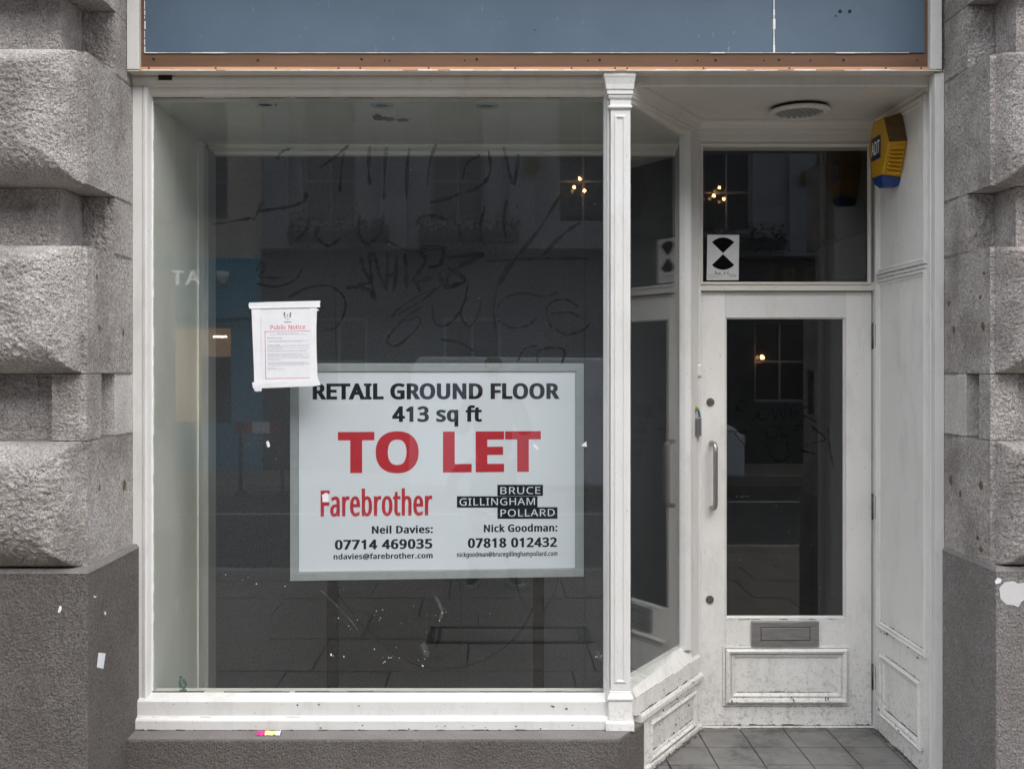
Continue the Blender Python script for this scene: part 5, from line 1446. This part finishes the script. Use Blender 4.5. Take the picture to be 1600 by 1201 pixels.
# ------------------------------------------------------------------ alarm box on the side wall
al = thing('alarm_box', 'yellow and blue alarm bell box high on the entrance wall', 'alarm box', (RW, .35, EYE + .93))
xf = 1.650; xw = RW - .0006
HX = [(.407, 1.058), (.295, 1.050), (.238, .934), (.307, .814), (.416, .818), (.464, .950)]
HB = [(.414, 1.078), (.306, 1.075), (.252, .941), (.318, .805), (.410, .805), (.470, .945)]
front = [(xf, y, EYE + z) for y, z in HX]; base = [(xw, y, EYE + z) for y, z in HB]
MB().loft([base, front]).build('cover', M['yellow'], al, bevel=.004)
e_ = .0016
tn = (Vector(front[2]) - Vector(front[1])).cross(Vector(base[1]) - Vector(front[1])).normalized()
if tn.y > 0: tn = -tn
q_ = [Vector(front[1]).lerp(Vector(front[2]), .03), Vector(front[1]).lerp(Vector(front[2]), .985), Vector(base[1]).lerp(Vector(base[2]), .985), Vector(base[1]).lerp(Vector(base[2]), .03)]
q_ = [a + Vector((.004 if a.x < 1.7 else -.001, 0, 0)) for a in q_]
MB().loft([[a + tn * .0003 for a in q_], [a + tn * .0022 for a in q_]]).build('top_facet', M['alarm_top'], al)  # upper facet laid over in dark brown
# ribs on the face turned to the street
a0, a1, b0, b1 = Vector(front[2]), Vector(front[3]), Vector(base[2]), Vector(base[3])
nrm = (a1 - a0).cross(b0 - a0).normalized()
if nrm.y > 0: nrm = -nrm
for k in range(7):
    t0, t1 = .10 + k * .120, .10 + k * .120 + .062
    P_ = lambda t, q: (a0.lerp(a1, t)).lerp(b0.lerp(b1, t), q)
    lo = [P_(t0, .14), P_(t0, .86), P_(t1, .86), P_(t1, .14)]
    hi = [P_(t0 + .004, .16) + nrm * .003, P_(t0 + .004, .84) + nrm * .003, P_(t1 + .02, .84) + nrm * .015, P_(t1 + .02, .16) + nrm * .015]
    MB().loft([lo, hi]).build('louvre', M['yellow'], al, bevel=.0012)
# blue sounder cap below
tp = [(xf, .307, EYE + .8135), (xf, .416, EYE + .8175), (xw, .410, EYE + .8045), (xw, .318, EYE + .8045)]
bt = [(xf + .004, .320, EYE + .788), (xf + .004, .404, EYE + .789), (xw, .400, EYE + .782), (xw, .330, EYE + .782)]
lowr = [(xf + .022, .335, EYE + .769), (xf + .022, .392, EYE + .770), (xw, .390, EYE + .772), (xw, .340, EYE + .772)]
MB().loft([[(a, b, c - .0012) for a, b, c in tp], bt, lowr]).build('sounder_cap', M['blue_al'], al, bevel=.002)
bdg = MB().box(xf - .0020, xf - .0004, .321, .424, EYE + .8885, EYE + .986).build('badge', M['blue_badge'], al, bevel=.001)
text_line('badge_lettering', 'ADT', (xf - .0022, .421, EYE + .910), (0, -1, 0), (0, 0, 1), .096, .056, M['white_print'], bdg, 24, 12, -34)

# ------------------------------------------------------------------ little lock box on the jamb
ks = thing('combination_lock', 'small grey lock hanging on a teal loop at the door jamb', 'padlock', W(1091, 666, 4.585))
x0_, x1_ = X(1085.5, 4.56), X(1096.5, 4.56)
MB().box(x0_, x1_, .560, .588, Zz(681, 4.57), Zz(652, 4.57)).build('lock_body', M['grey_plastic'], ks, bevel=.003)
for k in range(2):
    xx = x0_ + .0075 + k * .011
    MB().box(xx, xx + .0035, .5592, .5602, Zz(679, 4.57), Zz(654, 4.57)).build('groove', M['hinge'], ks)
MB().tube(smooth_path([(x0_ + .004, .575, Zz(653, 4.57)), (x0_ + .003, .570, Zz(643, 4.57)), (x0_ + .010, .575, Zz(637, 4.57)), (x0_ + .020, .572, Zz(643, 4.57)), (x0_ + .026, .572, Zz(653, 4.57))]), .0048, 8).build('shackle', M['teal'], ks)
MB().tube(smooth_path([(x0_ + .006, .568, Zz(639, 4.57)), (x0_ + .011, .566, Zz(636, 4.57)), (x0_ + .017, .568, Zz(640, 4.57))]), .0052, 8).build('shackle_cover', M['lime'], ks)

# ------------------------------------------------------------------ scraps on the plinths, litter on the sill
def on_left_front(px, py, h): return W(px, py, 4 - .51) + Vector((0, -h, 0))
def on_left_side(px, py, h):
    D = -1.370 * F / (px - CX)
    return Vector((-1.370 + h, D - 4, Zz(py, D)))
def on_right_front(px, py, h): return W(px, py, 4 - .475) + Vector((0, -h, 0))


for pts, pl_, lab, mt in (([(91, 953), (93, 946.5), (96, 946), (96.5, 951), (94, 956), (91, 956.5)], on_left_front, 'tiny white scrap stuck on the front of the brown plinth', 'paper'),
                          ([(153.5, 1019), (164, 1020), (161, 1044), (151, 1042)], on_left_side, 'white paper label stuck on the side of the brown plinth', 'paper'),
                          ([(146, 930), (150, 931), (149, 933), (146, 933)], on_left_side, 'speck of white paper near the top of the brown plinth', 'paper'),
                          ([(162, 955), (165, 955), (165, 960), (163, 960)], on_left_side, 'small pale speck below the top of the brown plinth', 'paper'),
                          ([(1554, 908), (1559, 902), (1565, 905), (1563, 910), (1556, 912)], on_right_front, 'scrap of shiny tape above the torn white sticker', 'tape'),
                          ([(1561, 918), (1570, 909), (1582, 907), (1590, 911), (1604, 909), (1620, 913), (1622, 935), (1604, 934), (1596, 940), (1590, 948), (1584, 945), (1572, 944), (1563, 935)], on_right_front, 'torn round white sticker on the grey plinth', 'poster')):
    o = sheet('paper_scrap', pts, .0006, M[mt], None, .0012, idc, pl_)
    tag(o, lab, 'paper scrap', 'paper scraps on the plinths')

wr = thing('sweet_wrapper', 'crumpled pink and yellow sweet wrapper lying on the stone sill', 'litter', (X(421, 3.93), -.075, .351))


def crumple(x0, x1, mat, seed):
    mb = MB(); n_ = 8; rng = random.Random(seed)
    g = []
    for j in range(5):
        for i in range(n_ + 1):
            g.append(Vector((x0 + (x1 - x0) * i / n_, -.100 + .034 * j / 4 + .003 * rng.random(), .3515 + .009 * math.sin(math.pi * j / 4) + .005 * rng.random())))
    f = [(j * (n_ + 1) + i, j * (n_ + 1) + i + 1, (j + 1) * (n_ + 1) + i + 1, (j + 1) * (n_ + 1) + i) for j in range(4) for i in range(n_)]
    n0 = len(g)
    mb.add(g + [p + Vector((0, 0, -.0012)) for p in g], f + [tuple(n0 + k for k in reversed(q)) for q in f])
    mb.build('foil', mat, wr, fix=False)


wx = lambda px: X(px, 3.93)
crumple(wx(403.5), wx(415.4), M['pink'], 1); crumple(wx(415.6), wx(432.8), M['lemon'], 2); crumple(wx(433), wx(440), M['paper'], 3)


# ------------------------------------------------------------------ the street that the glass reflects
g = MB().box(-60, 60, -60, 12, -.40, -.16).build('ground', M['asphalt']); tag(g, 'bare ground below the street', kind='structure')
pv = thing('pavement', 'york stone flag pavement in front of the shop', 'pavement', (0, -2.4, 0), None, 'structure')
MB().box(-9, 9, -4.745, .60, -.155, -.045).build('bedding', M['hinge'], pv)
rng = random.Random(31)
y = -.15
while y > -4.70:
    dpt = rng.choice([.56, .62, .70]); y1 = max(-4.74, y - dpt)
    if y1 < -4.5: y1 = -4.74
    x = -7.6 + rng.random() * .6
    while x < 7.6:
        wd = rng.choice([.6, .75, .9, 1.05])
        MB().box(x + .005, x + wd - .005, y1 + .007, y - .007, -.05, -.001 + rng.gauss(0, .0012)).build('flagstone', M['flag'], pv)
        x += wd
    y = y1
rd = thing('road', 'dark asphalt road with kerbs and a yellow line', 'road', (0, -8, -.12), None, 'structure')
MB().box(-40, 40, -11.35, -4.905, -.158, -.115).build('carriageway', M['asphalt'], rd)
for k in range(16):
    MB().box(-8 + k, -8 + k + .994, -4.90, -4.75, -.157, .0).build('kerb_stone', M['kerb'], rd, bevel=.01)
    MB().box(-8 + k, -8 + k + .994, -11.50, -11.36, -.157, .0).build('kerb_stone', M['kerb'], rd, bevel=.01)
MB().box(-40, 40, -9.05, -8.95, -.1149, -.111).build('painted_line', M['road_paint'], rd)
MB().box(-40, 40, -11.12, -11.05, -.1149, -.111).build('painted_line', M['road_yellow'], rd)
fp = thing('far_pavement', 'grey flag pavement on the far side of the road', 'pavement', (0, -12.5, 0), None, 'structure')
for k in range(18):
    for j in range(3):
        MB().box(-9 + k + .004, -9 + k + .996, -13.49 + j * .66, -12.834 + j * .66 - .006, -.157, -.002).build('flagstone', M['flag'], fp)

cv = thing('pavement_cover', 'long recessed pavement cover with a dark iron frame', 'access cover', (.14, -2.62, 0))
cx0, cx1, cy0, cy1 = -.40, .66, -2.83, -2.42
MB().box(cx0 + .05, cx1 - .05, cy0 + .05, cy1 - .05, -.02, .003).build('infill', M['flag'], cv)
for a in ((cx0, cx1, cy0, cy0 + .045), (cx0, cx1, cy1 - .045, cy1), (cx0, cx0 + .04, cy0, cy1), (cx1 - .04, cx1, cy0, cy1), (cx0 + .06, cx0 + .085, cy0, cy1), (cx1 - .085, cx1 - .06, cy0, cy1)):
    MB().box(*a, -.02, .005 + (a[0] % .01) * .1).build('frame_bar', M['iron'], cv)


def open_wall(mb, x0, x1, z0, z1, yb, yf, holes):
    xs = sorted({x0, x1} | {h[0] for h in holes} | {h[1] for h in holes})
    zs = sorted({z0, z1} | {h[2] for h in holes} | {h[3] for h in holes})
    for i in range(len(xs) - 1):
        for j in range(len(zs) - 1):
            cx_, cz_ = (xs[i] + xs[i + 1]) / 2, (zs[j] + zs[j + 1]) / 2
            if any(h[0] < cx_ < h[1] and h[2] < cz_ < h[3] for h in holes): continue
            mb.box(xs[i], xs[i + 1], yb, yf, zs[j], zs[j + 1])


def far_window(parent, x0, x1, z0, z1, y, fm, bars=(1, 2), pane='dark_glass'):
    f = MB().ring_frame([(0, 0), (0, .06), (.055, .06), (.055, .0)], (x1, y, z0), (-1, 0, 0), (0, 0, 1), x1 - x0, z1 - z0, Vector((0, 1, 0))).build('window', fm, parent)
    MB().box(x0 + .05, x1 - .05, y + .01, y + .02, z0 + .05, z1 - .05).build('pane', M[pane], f)
    for k in range(bars[0]):
        xx = x0 + (x1 - x0) * (k + 1) / (bars[0] + 1)
        MB().box(xx - .018, xx + .018, y + .0205, y + .05, z0 + .055, z1 - .055).build('glazing_bar', fm, f)
    for k in range(bars[1]):
        zz = z0 + (z1 - z0) * (k + 1) / (bars[1] + 1)
        MB().box(x0 + .055, x1 - .055, y + .021, y + .054, zz - .02, zz + .02).build('glazing_bar', fm, f)


FYO = -13.5
pub = thing('pub_building', 'pale stone building with dark ground floor across the street', 'building', (3, FYO, 0))
ux = [-2.75, -.55, 1.62, 4.36, 7.0]
up_h = [(x - .46, x + .46, 4.24, 6.45) for x in ux]
up2 = [(x - .46, x + .46, 7.5, 9.3) for x in ux]
mb = MB(); open_wall(mb, -3.9, 9.0, 3.85, 10.6, FYO - .3, FYO, up_h + up2); mb.build('wall', M['stone_far'], pub)
gh = [(x - .5, x + .5, 1.12, 2.62) for x in (-2.6, -.3, 2.9, 5.36, 7.6)] + [(.9, 1.9, .0, 2.5)]
mb = MB(); open_wall(mb, -3.9, 9.0, 0, 3.84, FYO - .3, FYO, gh); mb.build('shopfront', M['dark_front'], pub)
MB().box(-3.9, 9, FYO + .001, FYO + .10, 2.75, 3.70).build('fascia', M['dark_front'], pub)
MB().prism_x([(FYO + .001, 3.705), (FYO + .22, 3.78), (FYO + .22, 3.86), (FYO + .001, 3.86)], -3.9, 9).build('cornice', M['stone_far'], pub)
for h in up_h + up2: far_window(pub, *h, FYO - .18, M['stone_far'], pane='dark_glass' if h[0] > 1 and h[0] < 5 else 'far_glass')
for h in gh: far_window(pub, *h, FYO - .18, M['stone_far'] if h[2] > 1 else M['dark_front'], (1, 1))
for x in (-3.65, -1.65, .55, 2.98, 5.68, 8.2):
    MB().box(x - .22, x + .22, FYO + .001, FYO + .12, 3.87, 10.5).build('pier', M['stone_far'], pub, bevel=.02)
    MB().box(x - .26, x + .26, FYO + .1215, FYO + .16, 6.5, 6.8).build('band', M['stone_far'], pub)
MB().box(-4.1, 9.2, FYO - .3, FYO + .3, 10.605, 10.9).build('cornice', M['stone_far'], pub)
MB().box(-3.9, 9, FYO - 6, FYO - .302, 0, 10.6).build('rear_block', M['brick'], pub)
for x in (.71, 5.77):
    MB().disc((x, FYO + .165, 5.2), (0, 1, 0), .15, .03, 24).build('medallion', M['gold'], pub)
text_line('gilt_lettering', 'ORE', (6.06, FYO + .1015, 3.22), (-1, 0, 0), (0, 0, 1), 1.1, .36, M['gold'], pub, 20, 4, 120, serif=30)
for k, (x, z) in enumerate(((1.55, 4.95), (4.20, 5.0), (5.0, 1.95))):
    lp_ = thing('pendant_lamp', ['warm cluster of bulbs in the upper window opposite nearer the middle', 'warm cluster of bulbs in the upper window opposite on the right', 'warm copper pendant in the lower window opposite'][k], 'lamp', (x, FYO + .02, z), 'lit lamps in the windows opposite')
    for dx, dz_ in (((0, .05), (-.10, -.10), (.08, -.16)) if k < 2 else ((0, 0),)):
        mb = MB(); mb.s = True
        c = Vector((x + dx, FYO + .02, z + dz_))
        rr = .028 if k < 2 else .042
        mb.loft([[c + Vector((math.cos(a) * math.sin(q) * rr, math.sin(a) * math.sin(q) * rr, -math.cos(q) * rr)) for a in [2 * math.pi * i / 12 for i in range(12)]] for q in [.15, .6, 1.1, 1.57, 2.1, 2.6, 3.0]])
        mb.build('bulb', M['bulb'], lp_)
    MB().tube([(x, FYO + .02, z + .08), (x, FYO + .02, z + .8)], .006, 6).build('flex', M['cable'], lp_)
for k, x0_ in enumerate((-3.4, -1.2, 3.6)):
    bk = thing('window_box', ['leafy window box at the left of the pub front', 'leafy window box in the middle of the pub front', 'leafy window box at the right of the pub front'][k], 'planter', (x0_ + .8, FYO + .4, 3.9), 'window boxes across the street')
    MB().box(x0_, x0_ + 1.7, FYO + .23, FYO + .42, 3.88, 4.06).build('trough', M['dark_front'], bk)
    mb = MB(); rng = random.Random(k + 50)
    for i in range(340):
        c = Vector((x0_ + 1.7 * rng.random(), FYO + .33 + rng.gauss(0, .10), 4.06 + rng.gauss(0, .14)))
        a = Vector((rng.gauss(0, 1), rng.gauss(0, 1), rng.gauss(0, 1))).normalized() * .05
        b = a.orthogonal().normalized() * .022
        mb.add([c - a, c + b, c + a, c - b], [(0, 1, 2, 3)])
    o = mb.build('foliage', M['leaf'], bk, fix=False); o['kind'] = 'stuff'

bl = thing('blue_shop', 'blue fronted shop with a tan blind across the street', 'building', (-6.5, FYO, 0))
bh_ = [(-5.52, -4.42, .75, 2.5), (-7.4, -5.8, .75, 2.5), (-9.4, -8.0, .1, 2.5)]
mb = MB(); open_wall(mb, -10, -3.905, 0, 2.6, FYO - .3, FYO, bh_); mb.build('shopfront', M['blue_front'], bl)
MB().box(-10, -3.91, FYO - .1, FYO + .14, 2.605, 3.62).build('fascia', M['blue_front'], bl, bevel=.01)
uw = [(x - .5, x + .5, 4.3, 6.3) for x in (-8.6, -6.8, -5.0)]
mb = MB(); open_wall(mb, -10, -3.905, 3.63, 10.2, FYO - .3, FYO, uw); mb.build('wall', plain('buff_stucco', (.47, .43, .36, 1), .85, var=.1, scale=2), bl)
for h in uw: far_window(bl, *h, FYO - .18, M['stone_far'], pane='far_glass')
for h in bh_: far_window(bl, *h, FYO - .18, M['blue_front'], (0, 0))
MB().box(-5.46, -4.48, FYO - .158, FYO - .15, 1.95, 2.44).build('blind', M['cream_blind'], bl)
MB().box(-5.46, -5.0, FYO - .158, FYO - .15, .82, 1.95).build('blind', M['cream_blind'], bl)
MB().box(-4.78, -4.55, FYO - .14, FYO - .12, 2.28, 2.31).build('strip_lamp', M['strip_light'], bl)
MB().box(-10, -3.905, FYO - 6, FYO - .302, 0, 10.2).build('rear_block', M['brick'], bl)
text_line('shop_lettering', 'ATL', (-4.92, FYO + .1415, 3.17), (-1, 0, 0), (0, 0, 1), .74, .245, M['lit_letters'], bl, 28, 16, 40)
lamp = thing('wall_lamp', 'white bowl lamp on the blue fascia across the street', 'lamp', (-4.35, FYO + .15, 3.2))
mb = MB(); mb.s = True
c = Vector((-4.52, FYO + .26, 3.28))
mb.loft([[c + Vector((math.cos(a) * r_, math.sin(a) * r_, z_)) for a in [2 * math.pi * i / 14 for i in range(14)]] for r_, z_ in ((.03, -.10), (.07, -.06), (.10, .03), (.105, .10), (.09, .10))])
mb.build('shade', M['white_print'], lamp)
MB().tube([c + Vector((0, 0, -.09)), c + Vector((0, -.06, -.13)), c + Vector((0, -.116, -.12))], .014, 8).build('bracket', M['iron'], lamp)
for side_, xa, xb in (('left', -24, -10.01), ('right', 9.21, 24)):
    b_ = thing('terrace_building', 'plain stone terrace further along the street to the %s' % side_, 'building', ((xa + xb) / 2, FYO, 0))
    hs_ = [(xa + 1.2 + 2.2 * k, xa + 2.3 + 2.2 * k, z0_, z0_ + 1.9) for k in range(6) for z0_ in (.9, 4.2, 7.4)]
    mb = MB(); open_wall(mb, xa, xb, 0, 10.4, FYO - .3, FYO, hs_); mb.build('wall', M['stone_far'], b_)
    for h in hs_: far_window(b_, *h, FYO - .18, M['stone_far'], (0, 1))
    MB().box(xa, xb, FYO - 6, FYO - .302, 0, 10.4).build('rear_block', M['brick'], b_)

# white van parked across the road
van = thing('parked_van', 'white van parked against the far kerb', 'van', (1.6, -10.0, -.115))
vx, vy = 3.62, -9.2
prof = [(0, .30), (.0, .75), (-.10, .98), (-.62, 1.22), (-1.05, 1.86), (-1.25, 1.98), (-4.55, 2.0), (-4.65, 1.85), (-4.68, .32)]
mb = MB()
w0, w1 = vy - 1.75, vy
ringA = [(vx + a, w1 - (.10 if b > 1.25 else 0), b - .1) for a, b in prof]; ringB = [(vx + a, w0 + (.10 if b > 1.25 else 0), b - .1) for a, b in prof]
mb.loft([ringB, ringA]); mb.build('body', M['van_white'], van, bevel=.05, seg=3)
sw = [(-.78, 1.22), (-1.12, 1.76), (-1.75, 1.78), (-1.78, 1.16)]
MB().loft([[(vx + a, w1 - .10 + .045 * (1.8 - b), b - .1) for a, b in sw], [(vx + a, w1 - .085 + .045 * (1.8 - b), b - .1) for a, b in sw]]).build('side_window', M['dark_glass'], van)
ws = [(-.70, 1.27), (-1.02, 1.80)]
MB().loft([[(vx + ws[0][0] + .03, w0 + .2, ws[0][1] - .1), (vx + ws[0][0] + .03, w1 - .2, ws[0][1] - .1), (vx + ws[1][0] + .03, w1 - .25, ws[1][1] - .1), (vx + ws[1][0] + .03, w0 + .25, ws[1][1] - .1)],
           [(vx + ws[0][0] + .05, w0 + .2, ws[0][1] - .09), (vx + ws[0][0] + .05, w1 - .2, ws[0][1] - .09), (vx + ws[1][0] + .05, w1 - .25, ws[1][1] - .09), (vx + ws[1][0] + .05, w0 + .25, ws[1][1] - .09)]]).build('windscreen', M['dark_glass'], van)
for wx_ in (-.85, -3.85):
    for wy in (w1 + .004, w0 - .004):
        sg = 1 if wy > vy - 1 else -1
        t = MB().disc((vx + wx_, wy - sg * .19, .215), (0, sg, 0), .33, .20, 28).build('wheel', M['tyre'], van)
        MB().disc((vx + wx_, wy + sg * .0105, .215), (0, sg, 0), .19, .012, 20).build('rim', M['alu'], t)
MB().box(vx - .05, vx + .03, w0 + .12, w0 + .42, .62, .80).build('headlight', M['poster'], van, bevel=.02)
MB().box(vx - .05, vx + .03, w1 - .42, w1 - .12, .62, .80).build('headlight', M['poster'], van, bevel=.02)
mr = MB().box(vx - 1.02, vx - .86, w1 + .005, w1 + .17, 1.08, 1.34).build('mirror', M['tyre'], van, bevel=.03)
MB().box(vx - 1.95, vx - 1.80, w1 - .005, w1 + .018, .93, .97).build('handle', M['tyre'], van)

bar = thing('street_barrier', 'low red and white plastic street barrier by the far kerb', 'barrier', (-3.4, -10.9, -.115))
for k in range(3):
    MB().box(-3.72 + k * .25, -3.472 + k * .25, -10.92, -10.88, .80, .96).build('plank', M['lamp_red'] if k != 1 else M['white_print'], bar)
for x in (-3.66, -3.05): MB().box(x, x + .05, -10.878, -10.84, -.11, .96).build('upright', M['tyre'], bar)
for x in (-3.66, -3.05): MB().box(x - .03, x + .08, -11.03, -10.70, -.1149, -.06).build('foot', M['tyre'], bar)


# ------------------------------------------------------------------ the photographer, seen only in the glass
def skin(name, verts, edges, radii, mat, parent, root=0, levels=2):
    me = bpy.data.meshes.new(name)
    off = ORG[parent.name] if parent is not None else Vector((0, 0, 0))
    me.from_pydata([Vector(v) - off for v in verts], edges, [])
    o = bpy.data.objects.new(name, me)
    COL.objects.link(o)
    md = o.modifiers.new('skin', 'SKIN'); md.use_smooth_shade = True
    for i, r in enumerate(radii):
        sv = me.skin_vertices[0].data[i]
        sv.radius = (r, r) if not isinstance(r, tuple) else r
        sv.use_root = (i == root)
    sb = o.modifiers.new('sub', 'SUBSURF'); sb.levels = levels; sb.render_levels = levels
    dg = bpy.context.evaluated_depsgraph_get()
    m2 = bpy.data.meshes.new_from_object(o.evaluated_get(dg))
    bpy.data.objects.remove(o)
    for p in m2.polygons: p.use_smooth = True
    m2.name = name
    return mesh_object(name, m2, parent, mat)


PY = -4.22; PX = .03
person = thing('person', 'person in dark coat, jeans and trainers holding up a camera', 'person', (PX, PY, 0))
# one continuous body: pelvis, spine, neck, head, arms to the wrists, legs to the ankles
bv = [(PX, PY, .95), (PX, PY, 1.15), (PX, PY - .01, 1.38), (PX, PY, 1.50), (PX, PY + .015, 1.60), (PX, PY + .03, 1.70), (PX, PY + .025, 1.79),
      (PX - .19, PY, 1.46), (PX - .27, PY + .06, 1.22), (PX - .10, PY + .155, 1.58), (PX - .085, PY + .16, 1.66),
      (PX + .19, PY, 1.46), (PX + .27, PY + .06, 1.22), (PX + .10, PY + .155, 1.58), (PX + .085, PY + .16, 1.66),
      (PX - .10, PY, .90), (PX - .13, PY + .02, .50), (PX - .15, PY, .09), (PX + .10, PY, .90), (PX + .13, PY + .02, .50), (PX + .16, PY, .09)]
be = [(0, 1), (1, 2), (2, 3), (3, 4), (4, 5), (5, 6), (2, 7), (7, 8), (8, 9), (9, 10), (2, 11), (11, 12), (12, 13), (13, 14), (0, 15), (15, 16), (16, 17), (0, 18), (18, 19), (19, 20)]
br = [.13, .125, .135, .06, .065, .092, .062, .062, .046, .034, .026, .062, .046, .034, .026, .088, .058, .042, .088, .058, .042]
skin('body', bv, be, br, M['skin'], person)
jv = [v for v in bv[:3]] + [(PX, PY - .005, 1.47)] + bv[7:10] + bv[11:14] + [(PX, PY, .80)]
je = [(0, 1), (1, 2), (2, 3), (2, 4), (4, 5), (5, 6), (2, 7), (7, 8), (8, 9), (0, 10)]
skin('coat', jv, je, [.165, .158, .165, .085, .085, .066, .05, .085, .066, .05, .17], M['coat'], person)
tv = [bv[0], bv[15], bv[16], (PX - .15, PY, .10), bv[18], bv[19], (PX + .16, PY, .10)]
skin('trousers', tv, [(0, 1), (1, 2), (2, 3), (0, 4), (4, 5), (5, 6)], [.14, .10, .078, .068, .10, .078, .068], M['denim'], person)
for s_, x in ((-1, PX - .15), (1, PX + .16)):
    sh = skin('shoe', [(x, PY - .05, .065), (x + s_ * .015, PY + .06, .055), (x + s_ * .04, PY + .18, .04)], [(0, 1), (1, 2)], [.055, .05, .036], M['shoe'], person)
    MB().prism_z([(x - .045, PY - .10), (x + .045, PY - .10), (x + .05 + s_ * .02, PY + .06), (x + .045 + s_ * .04, PY + .19), (x - .0 + s_ * .05, PY + .225), (x - .045 + s_ * .035, PY + .18), (x - .048, PY + .05)], .001, .030).build('sole', M['sole'], sh, bevel=.006)
skin('hair', [(PX, PY - .03, 1.70), (PX, PY - .015, 1.79), (PX, PY + .045, 1.825), (PX - .06, PY - .01, 1.76), (PX + .06, PY - .01, 1.76)], [(0, 1), (1, 2), (1, 3), (1, 4)], [.075, .085, .055, .05, .05], M['hair'], person, 1)
for s_ in (-1, 1):
    skin('ear', [(PX + s_ * .088, PY + .01, 1.675), (PX + s_ * .10, PY, 1.71)], [(0, 1)], [.012, .016], M['skin'], person, 0, 1)
skin('nose', [(PX, PY + .108, 1.725), (PX, PY + .128, 1.69)], [(0, 1)], [.010, .015], M['skin'], person, 0, 1)
for s_ in (-1, 1):
    hx_ = PX + s_ * .083
    hv = [(hx_, PY + .16, 1.655), (hx_ - s_ * .004, PY + .165, 1.70)]
    skin('hand', hv, [(0, 1)], [.026, .034], M['skin'], person)
    for k in range(4):
        z = 1.735 - k * .017
        skin('finger', [(hx_ - s_ * .0, PY + .175, z), (hx_ - s_ * .006, PY + .195, z + .002), (hx_ - s_ * .035, PY + .199, z + .001), (hx_ - s_ * (.050 - .004 * abs(k - 1)), PY + .198, z - .002)], [(0, 1), (1, 2), (2, 3)], [.010, .0095, .0085, .0075], M['skin'], person, 0, 1)
    skin('thumb', [(hx_ - s_ * .01, PY + .155, 1.67), (hx_ - s_ * .035, PY + .138, 1.682), (hx_ - s_ * .055, PY + .135, 1.70)], [(0, 1), (1, 2)], [.012, .011, .009], M['skin'], person, 0, 1)
ca = thing('camera_body', 'black camera held up in both hands by the person', 'camera', (0.02, PY + .17, EYE - .03))
MB().box(PX - .068, PX + .068, PY + .146, PY + .186, 1.678, 1.757).build('housing', M['black_plastic'], ca, bevel=.006)
MB().disc((PX - .02, PY + .1865, 1.718), (0, 1, 0), .029, .022, 24).build('lens', M['black_plastic'], ca)
MB().disc((PX - .02, PY + .2088, 1.718), (0, 1, 0), .021, .001, 20).build('front_glass', M['dark_glass'], ca)
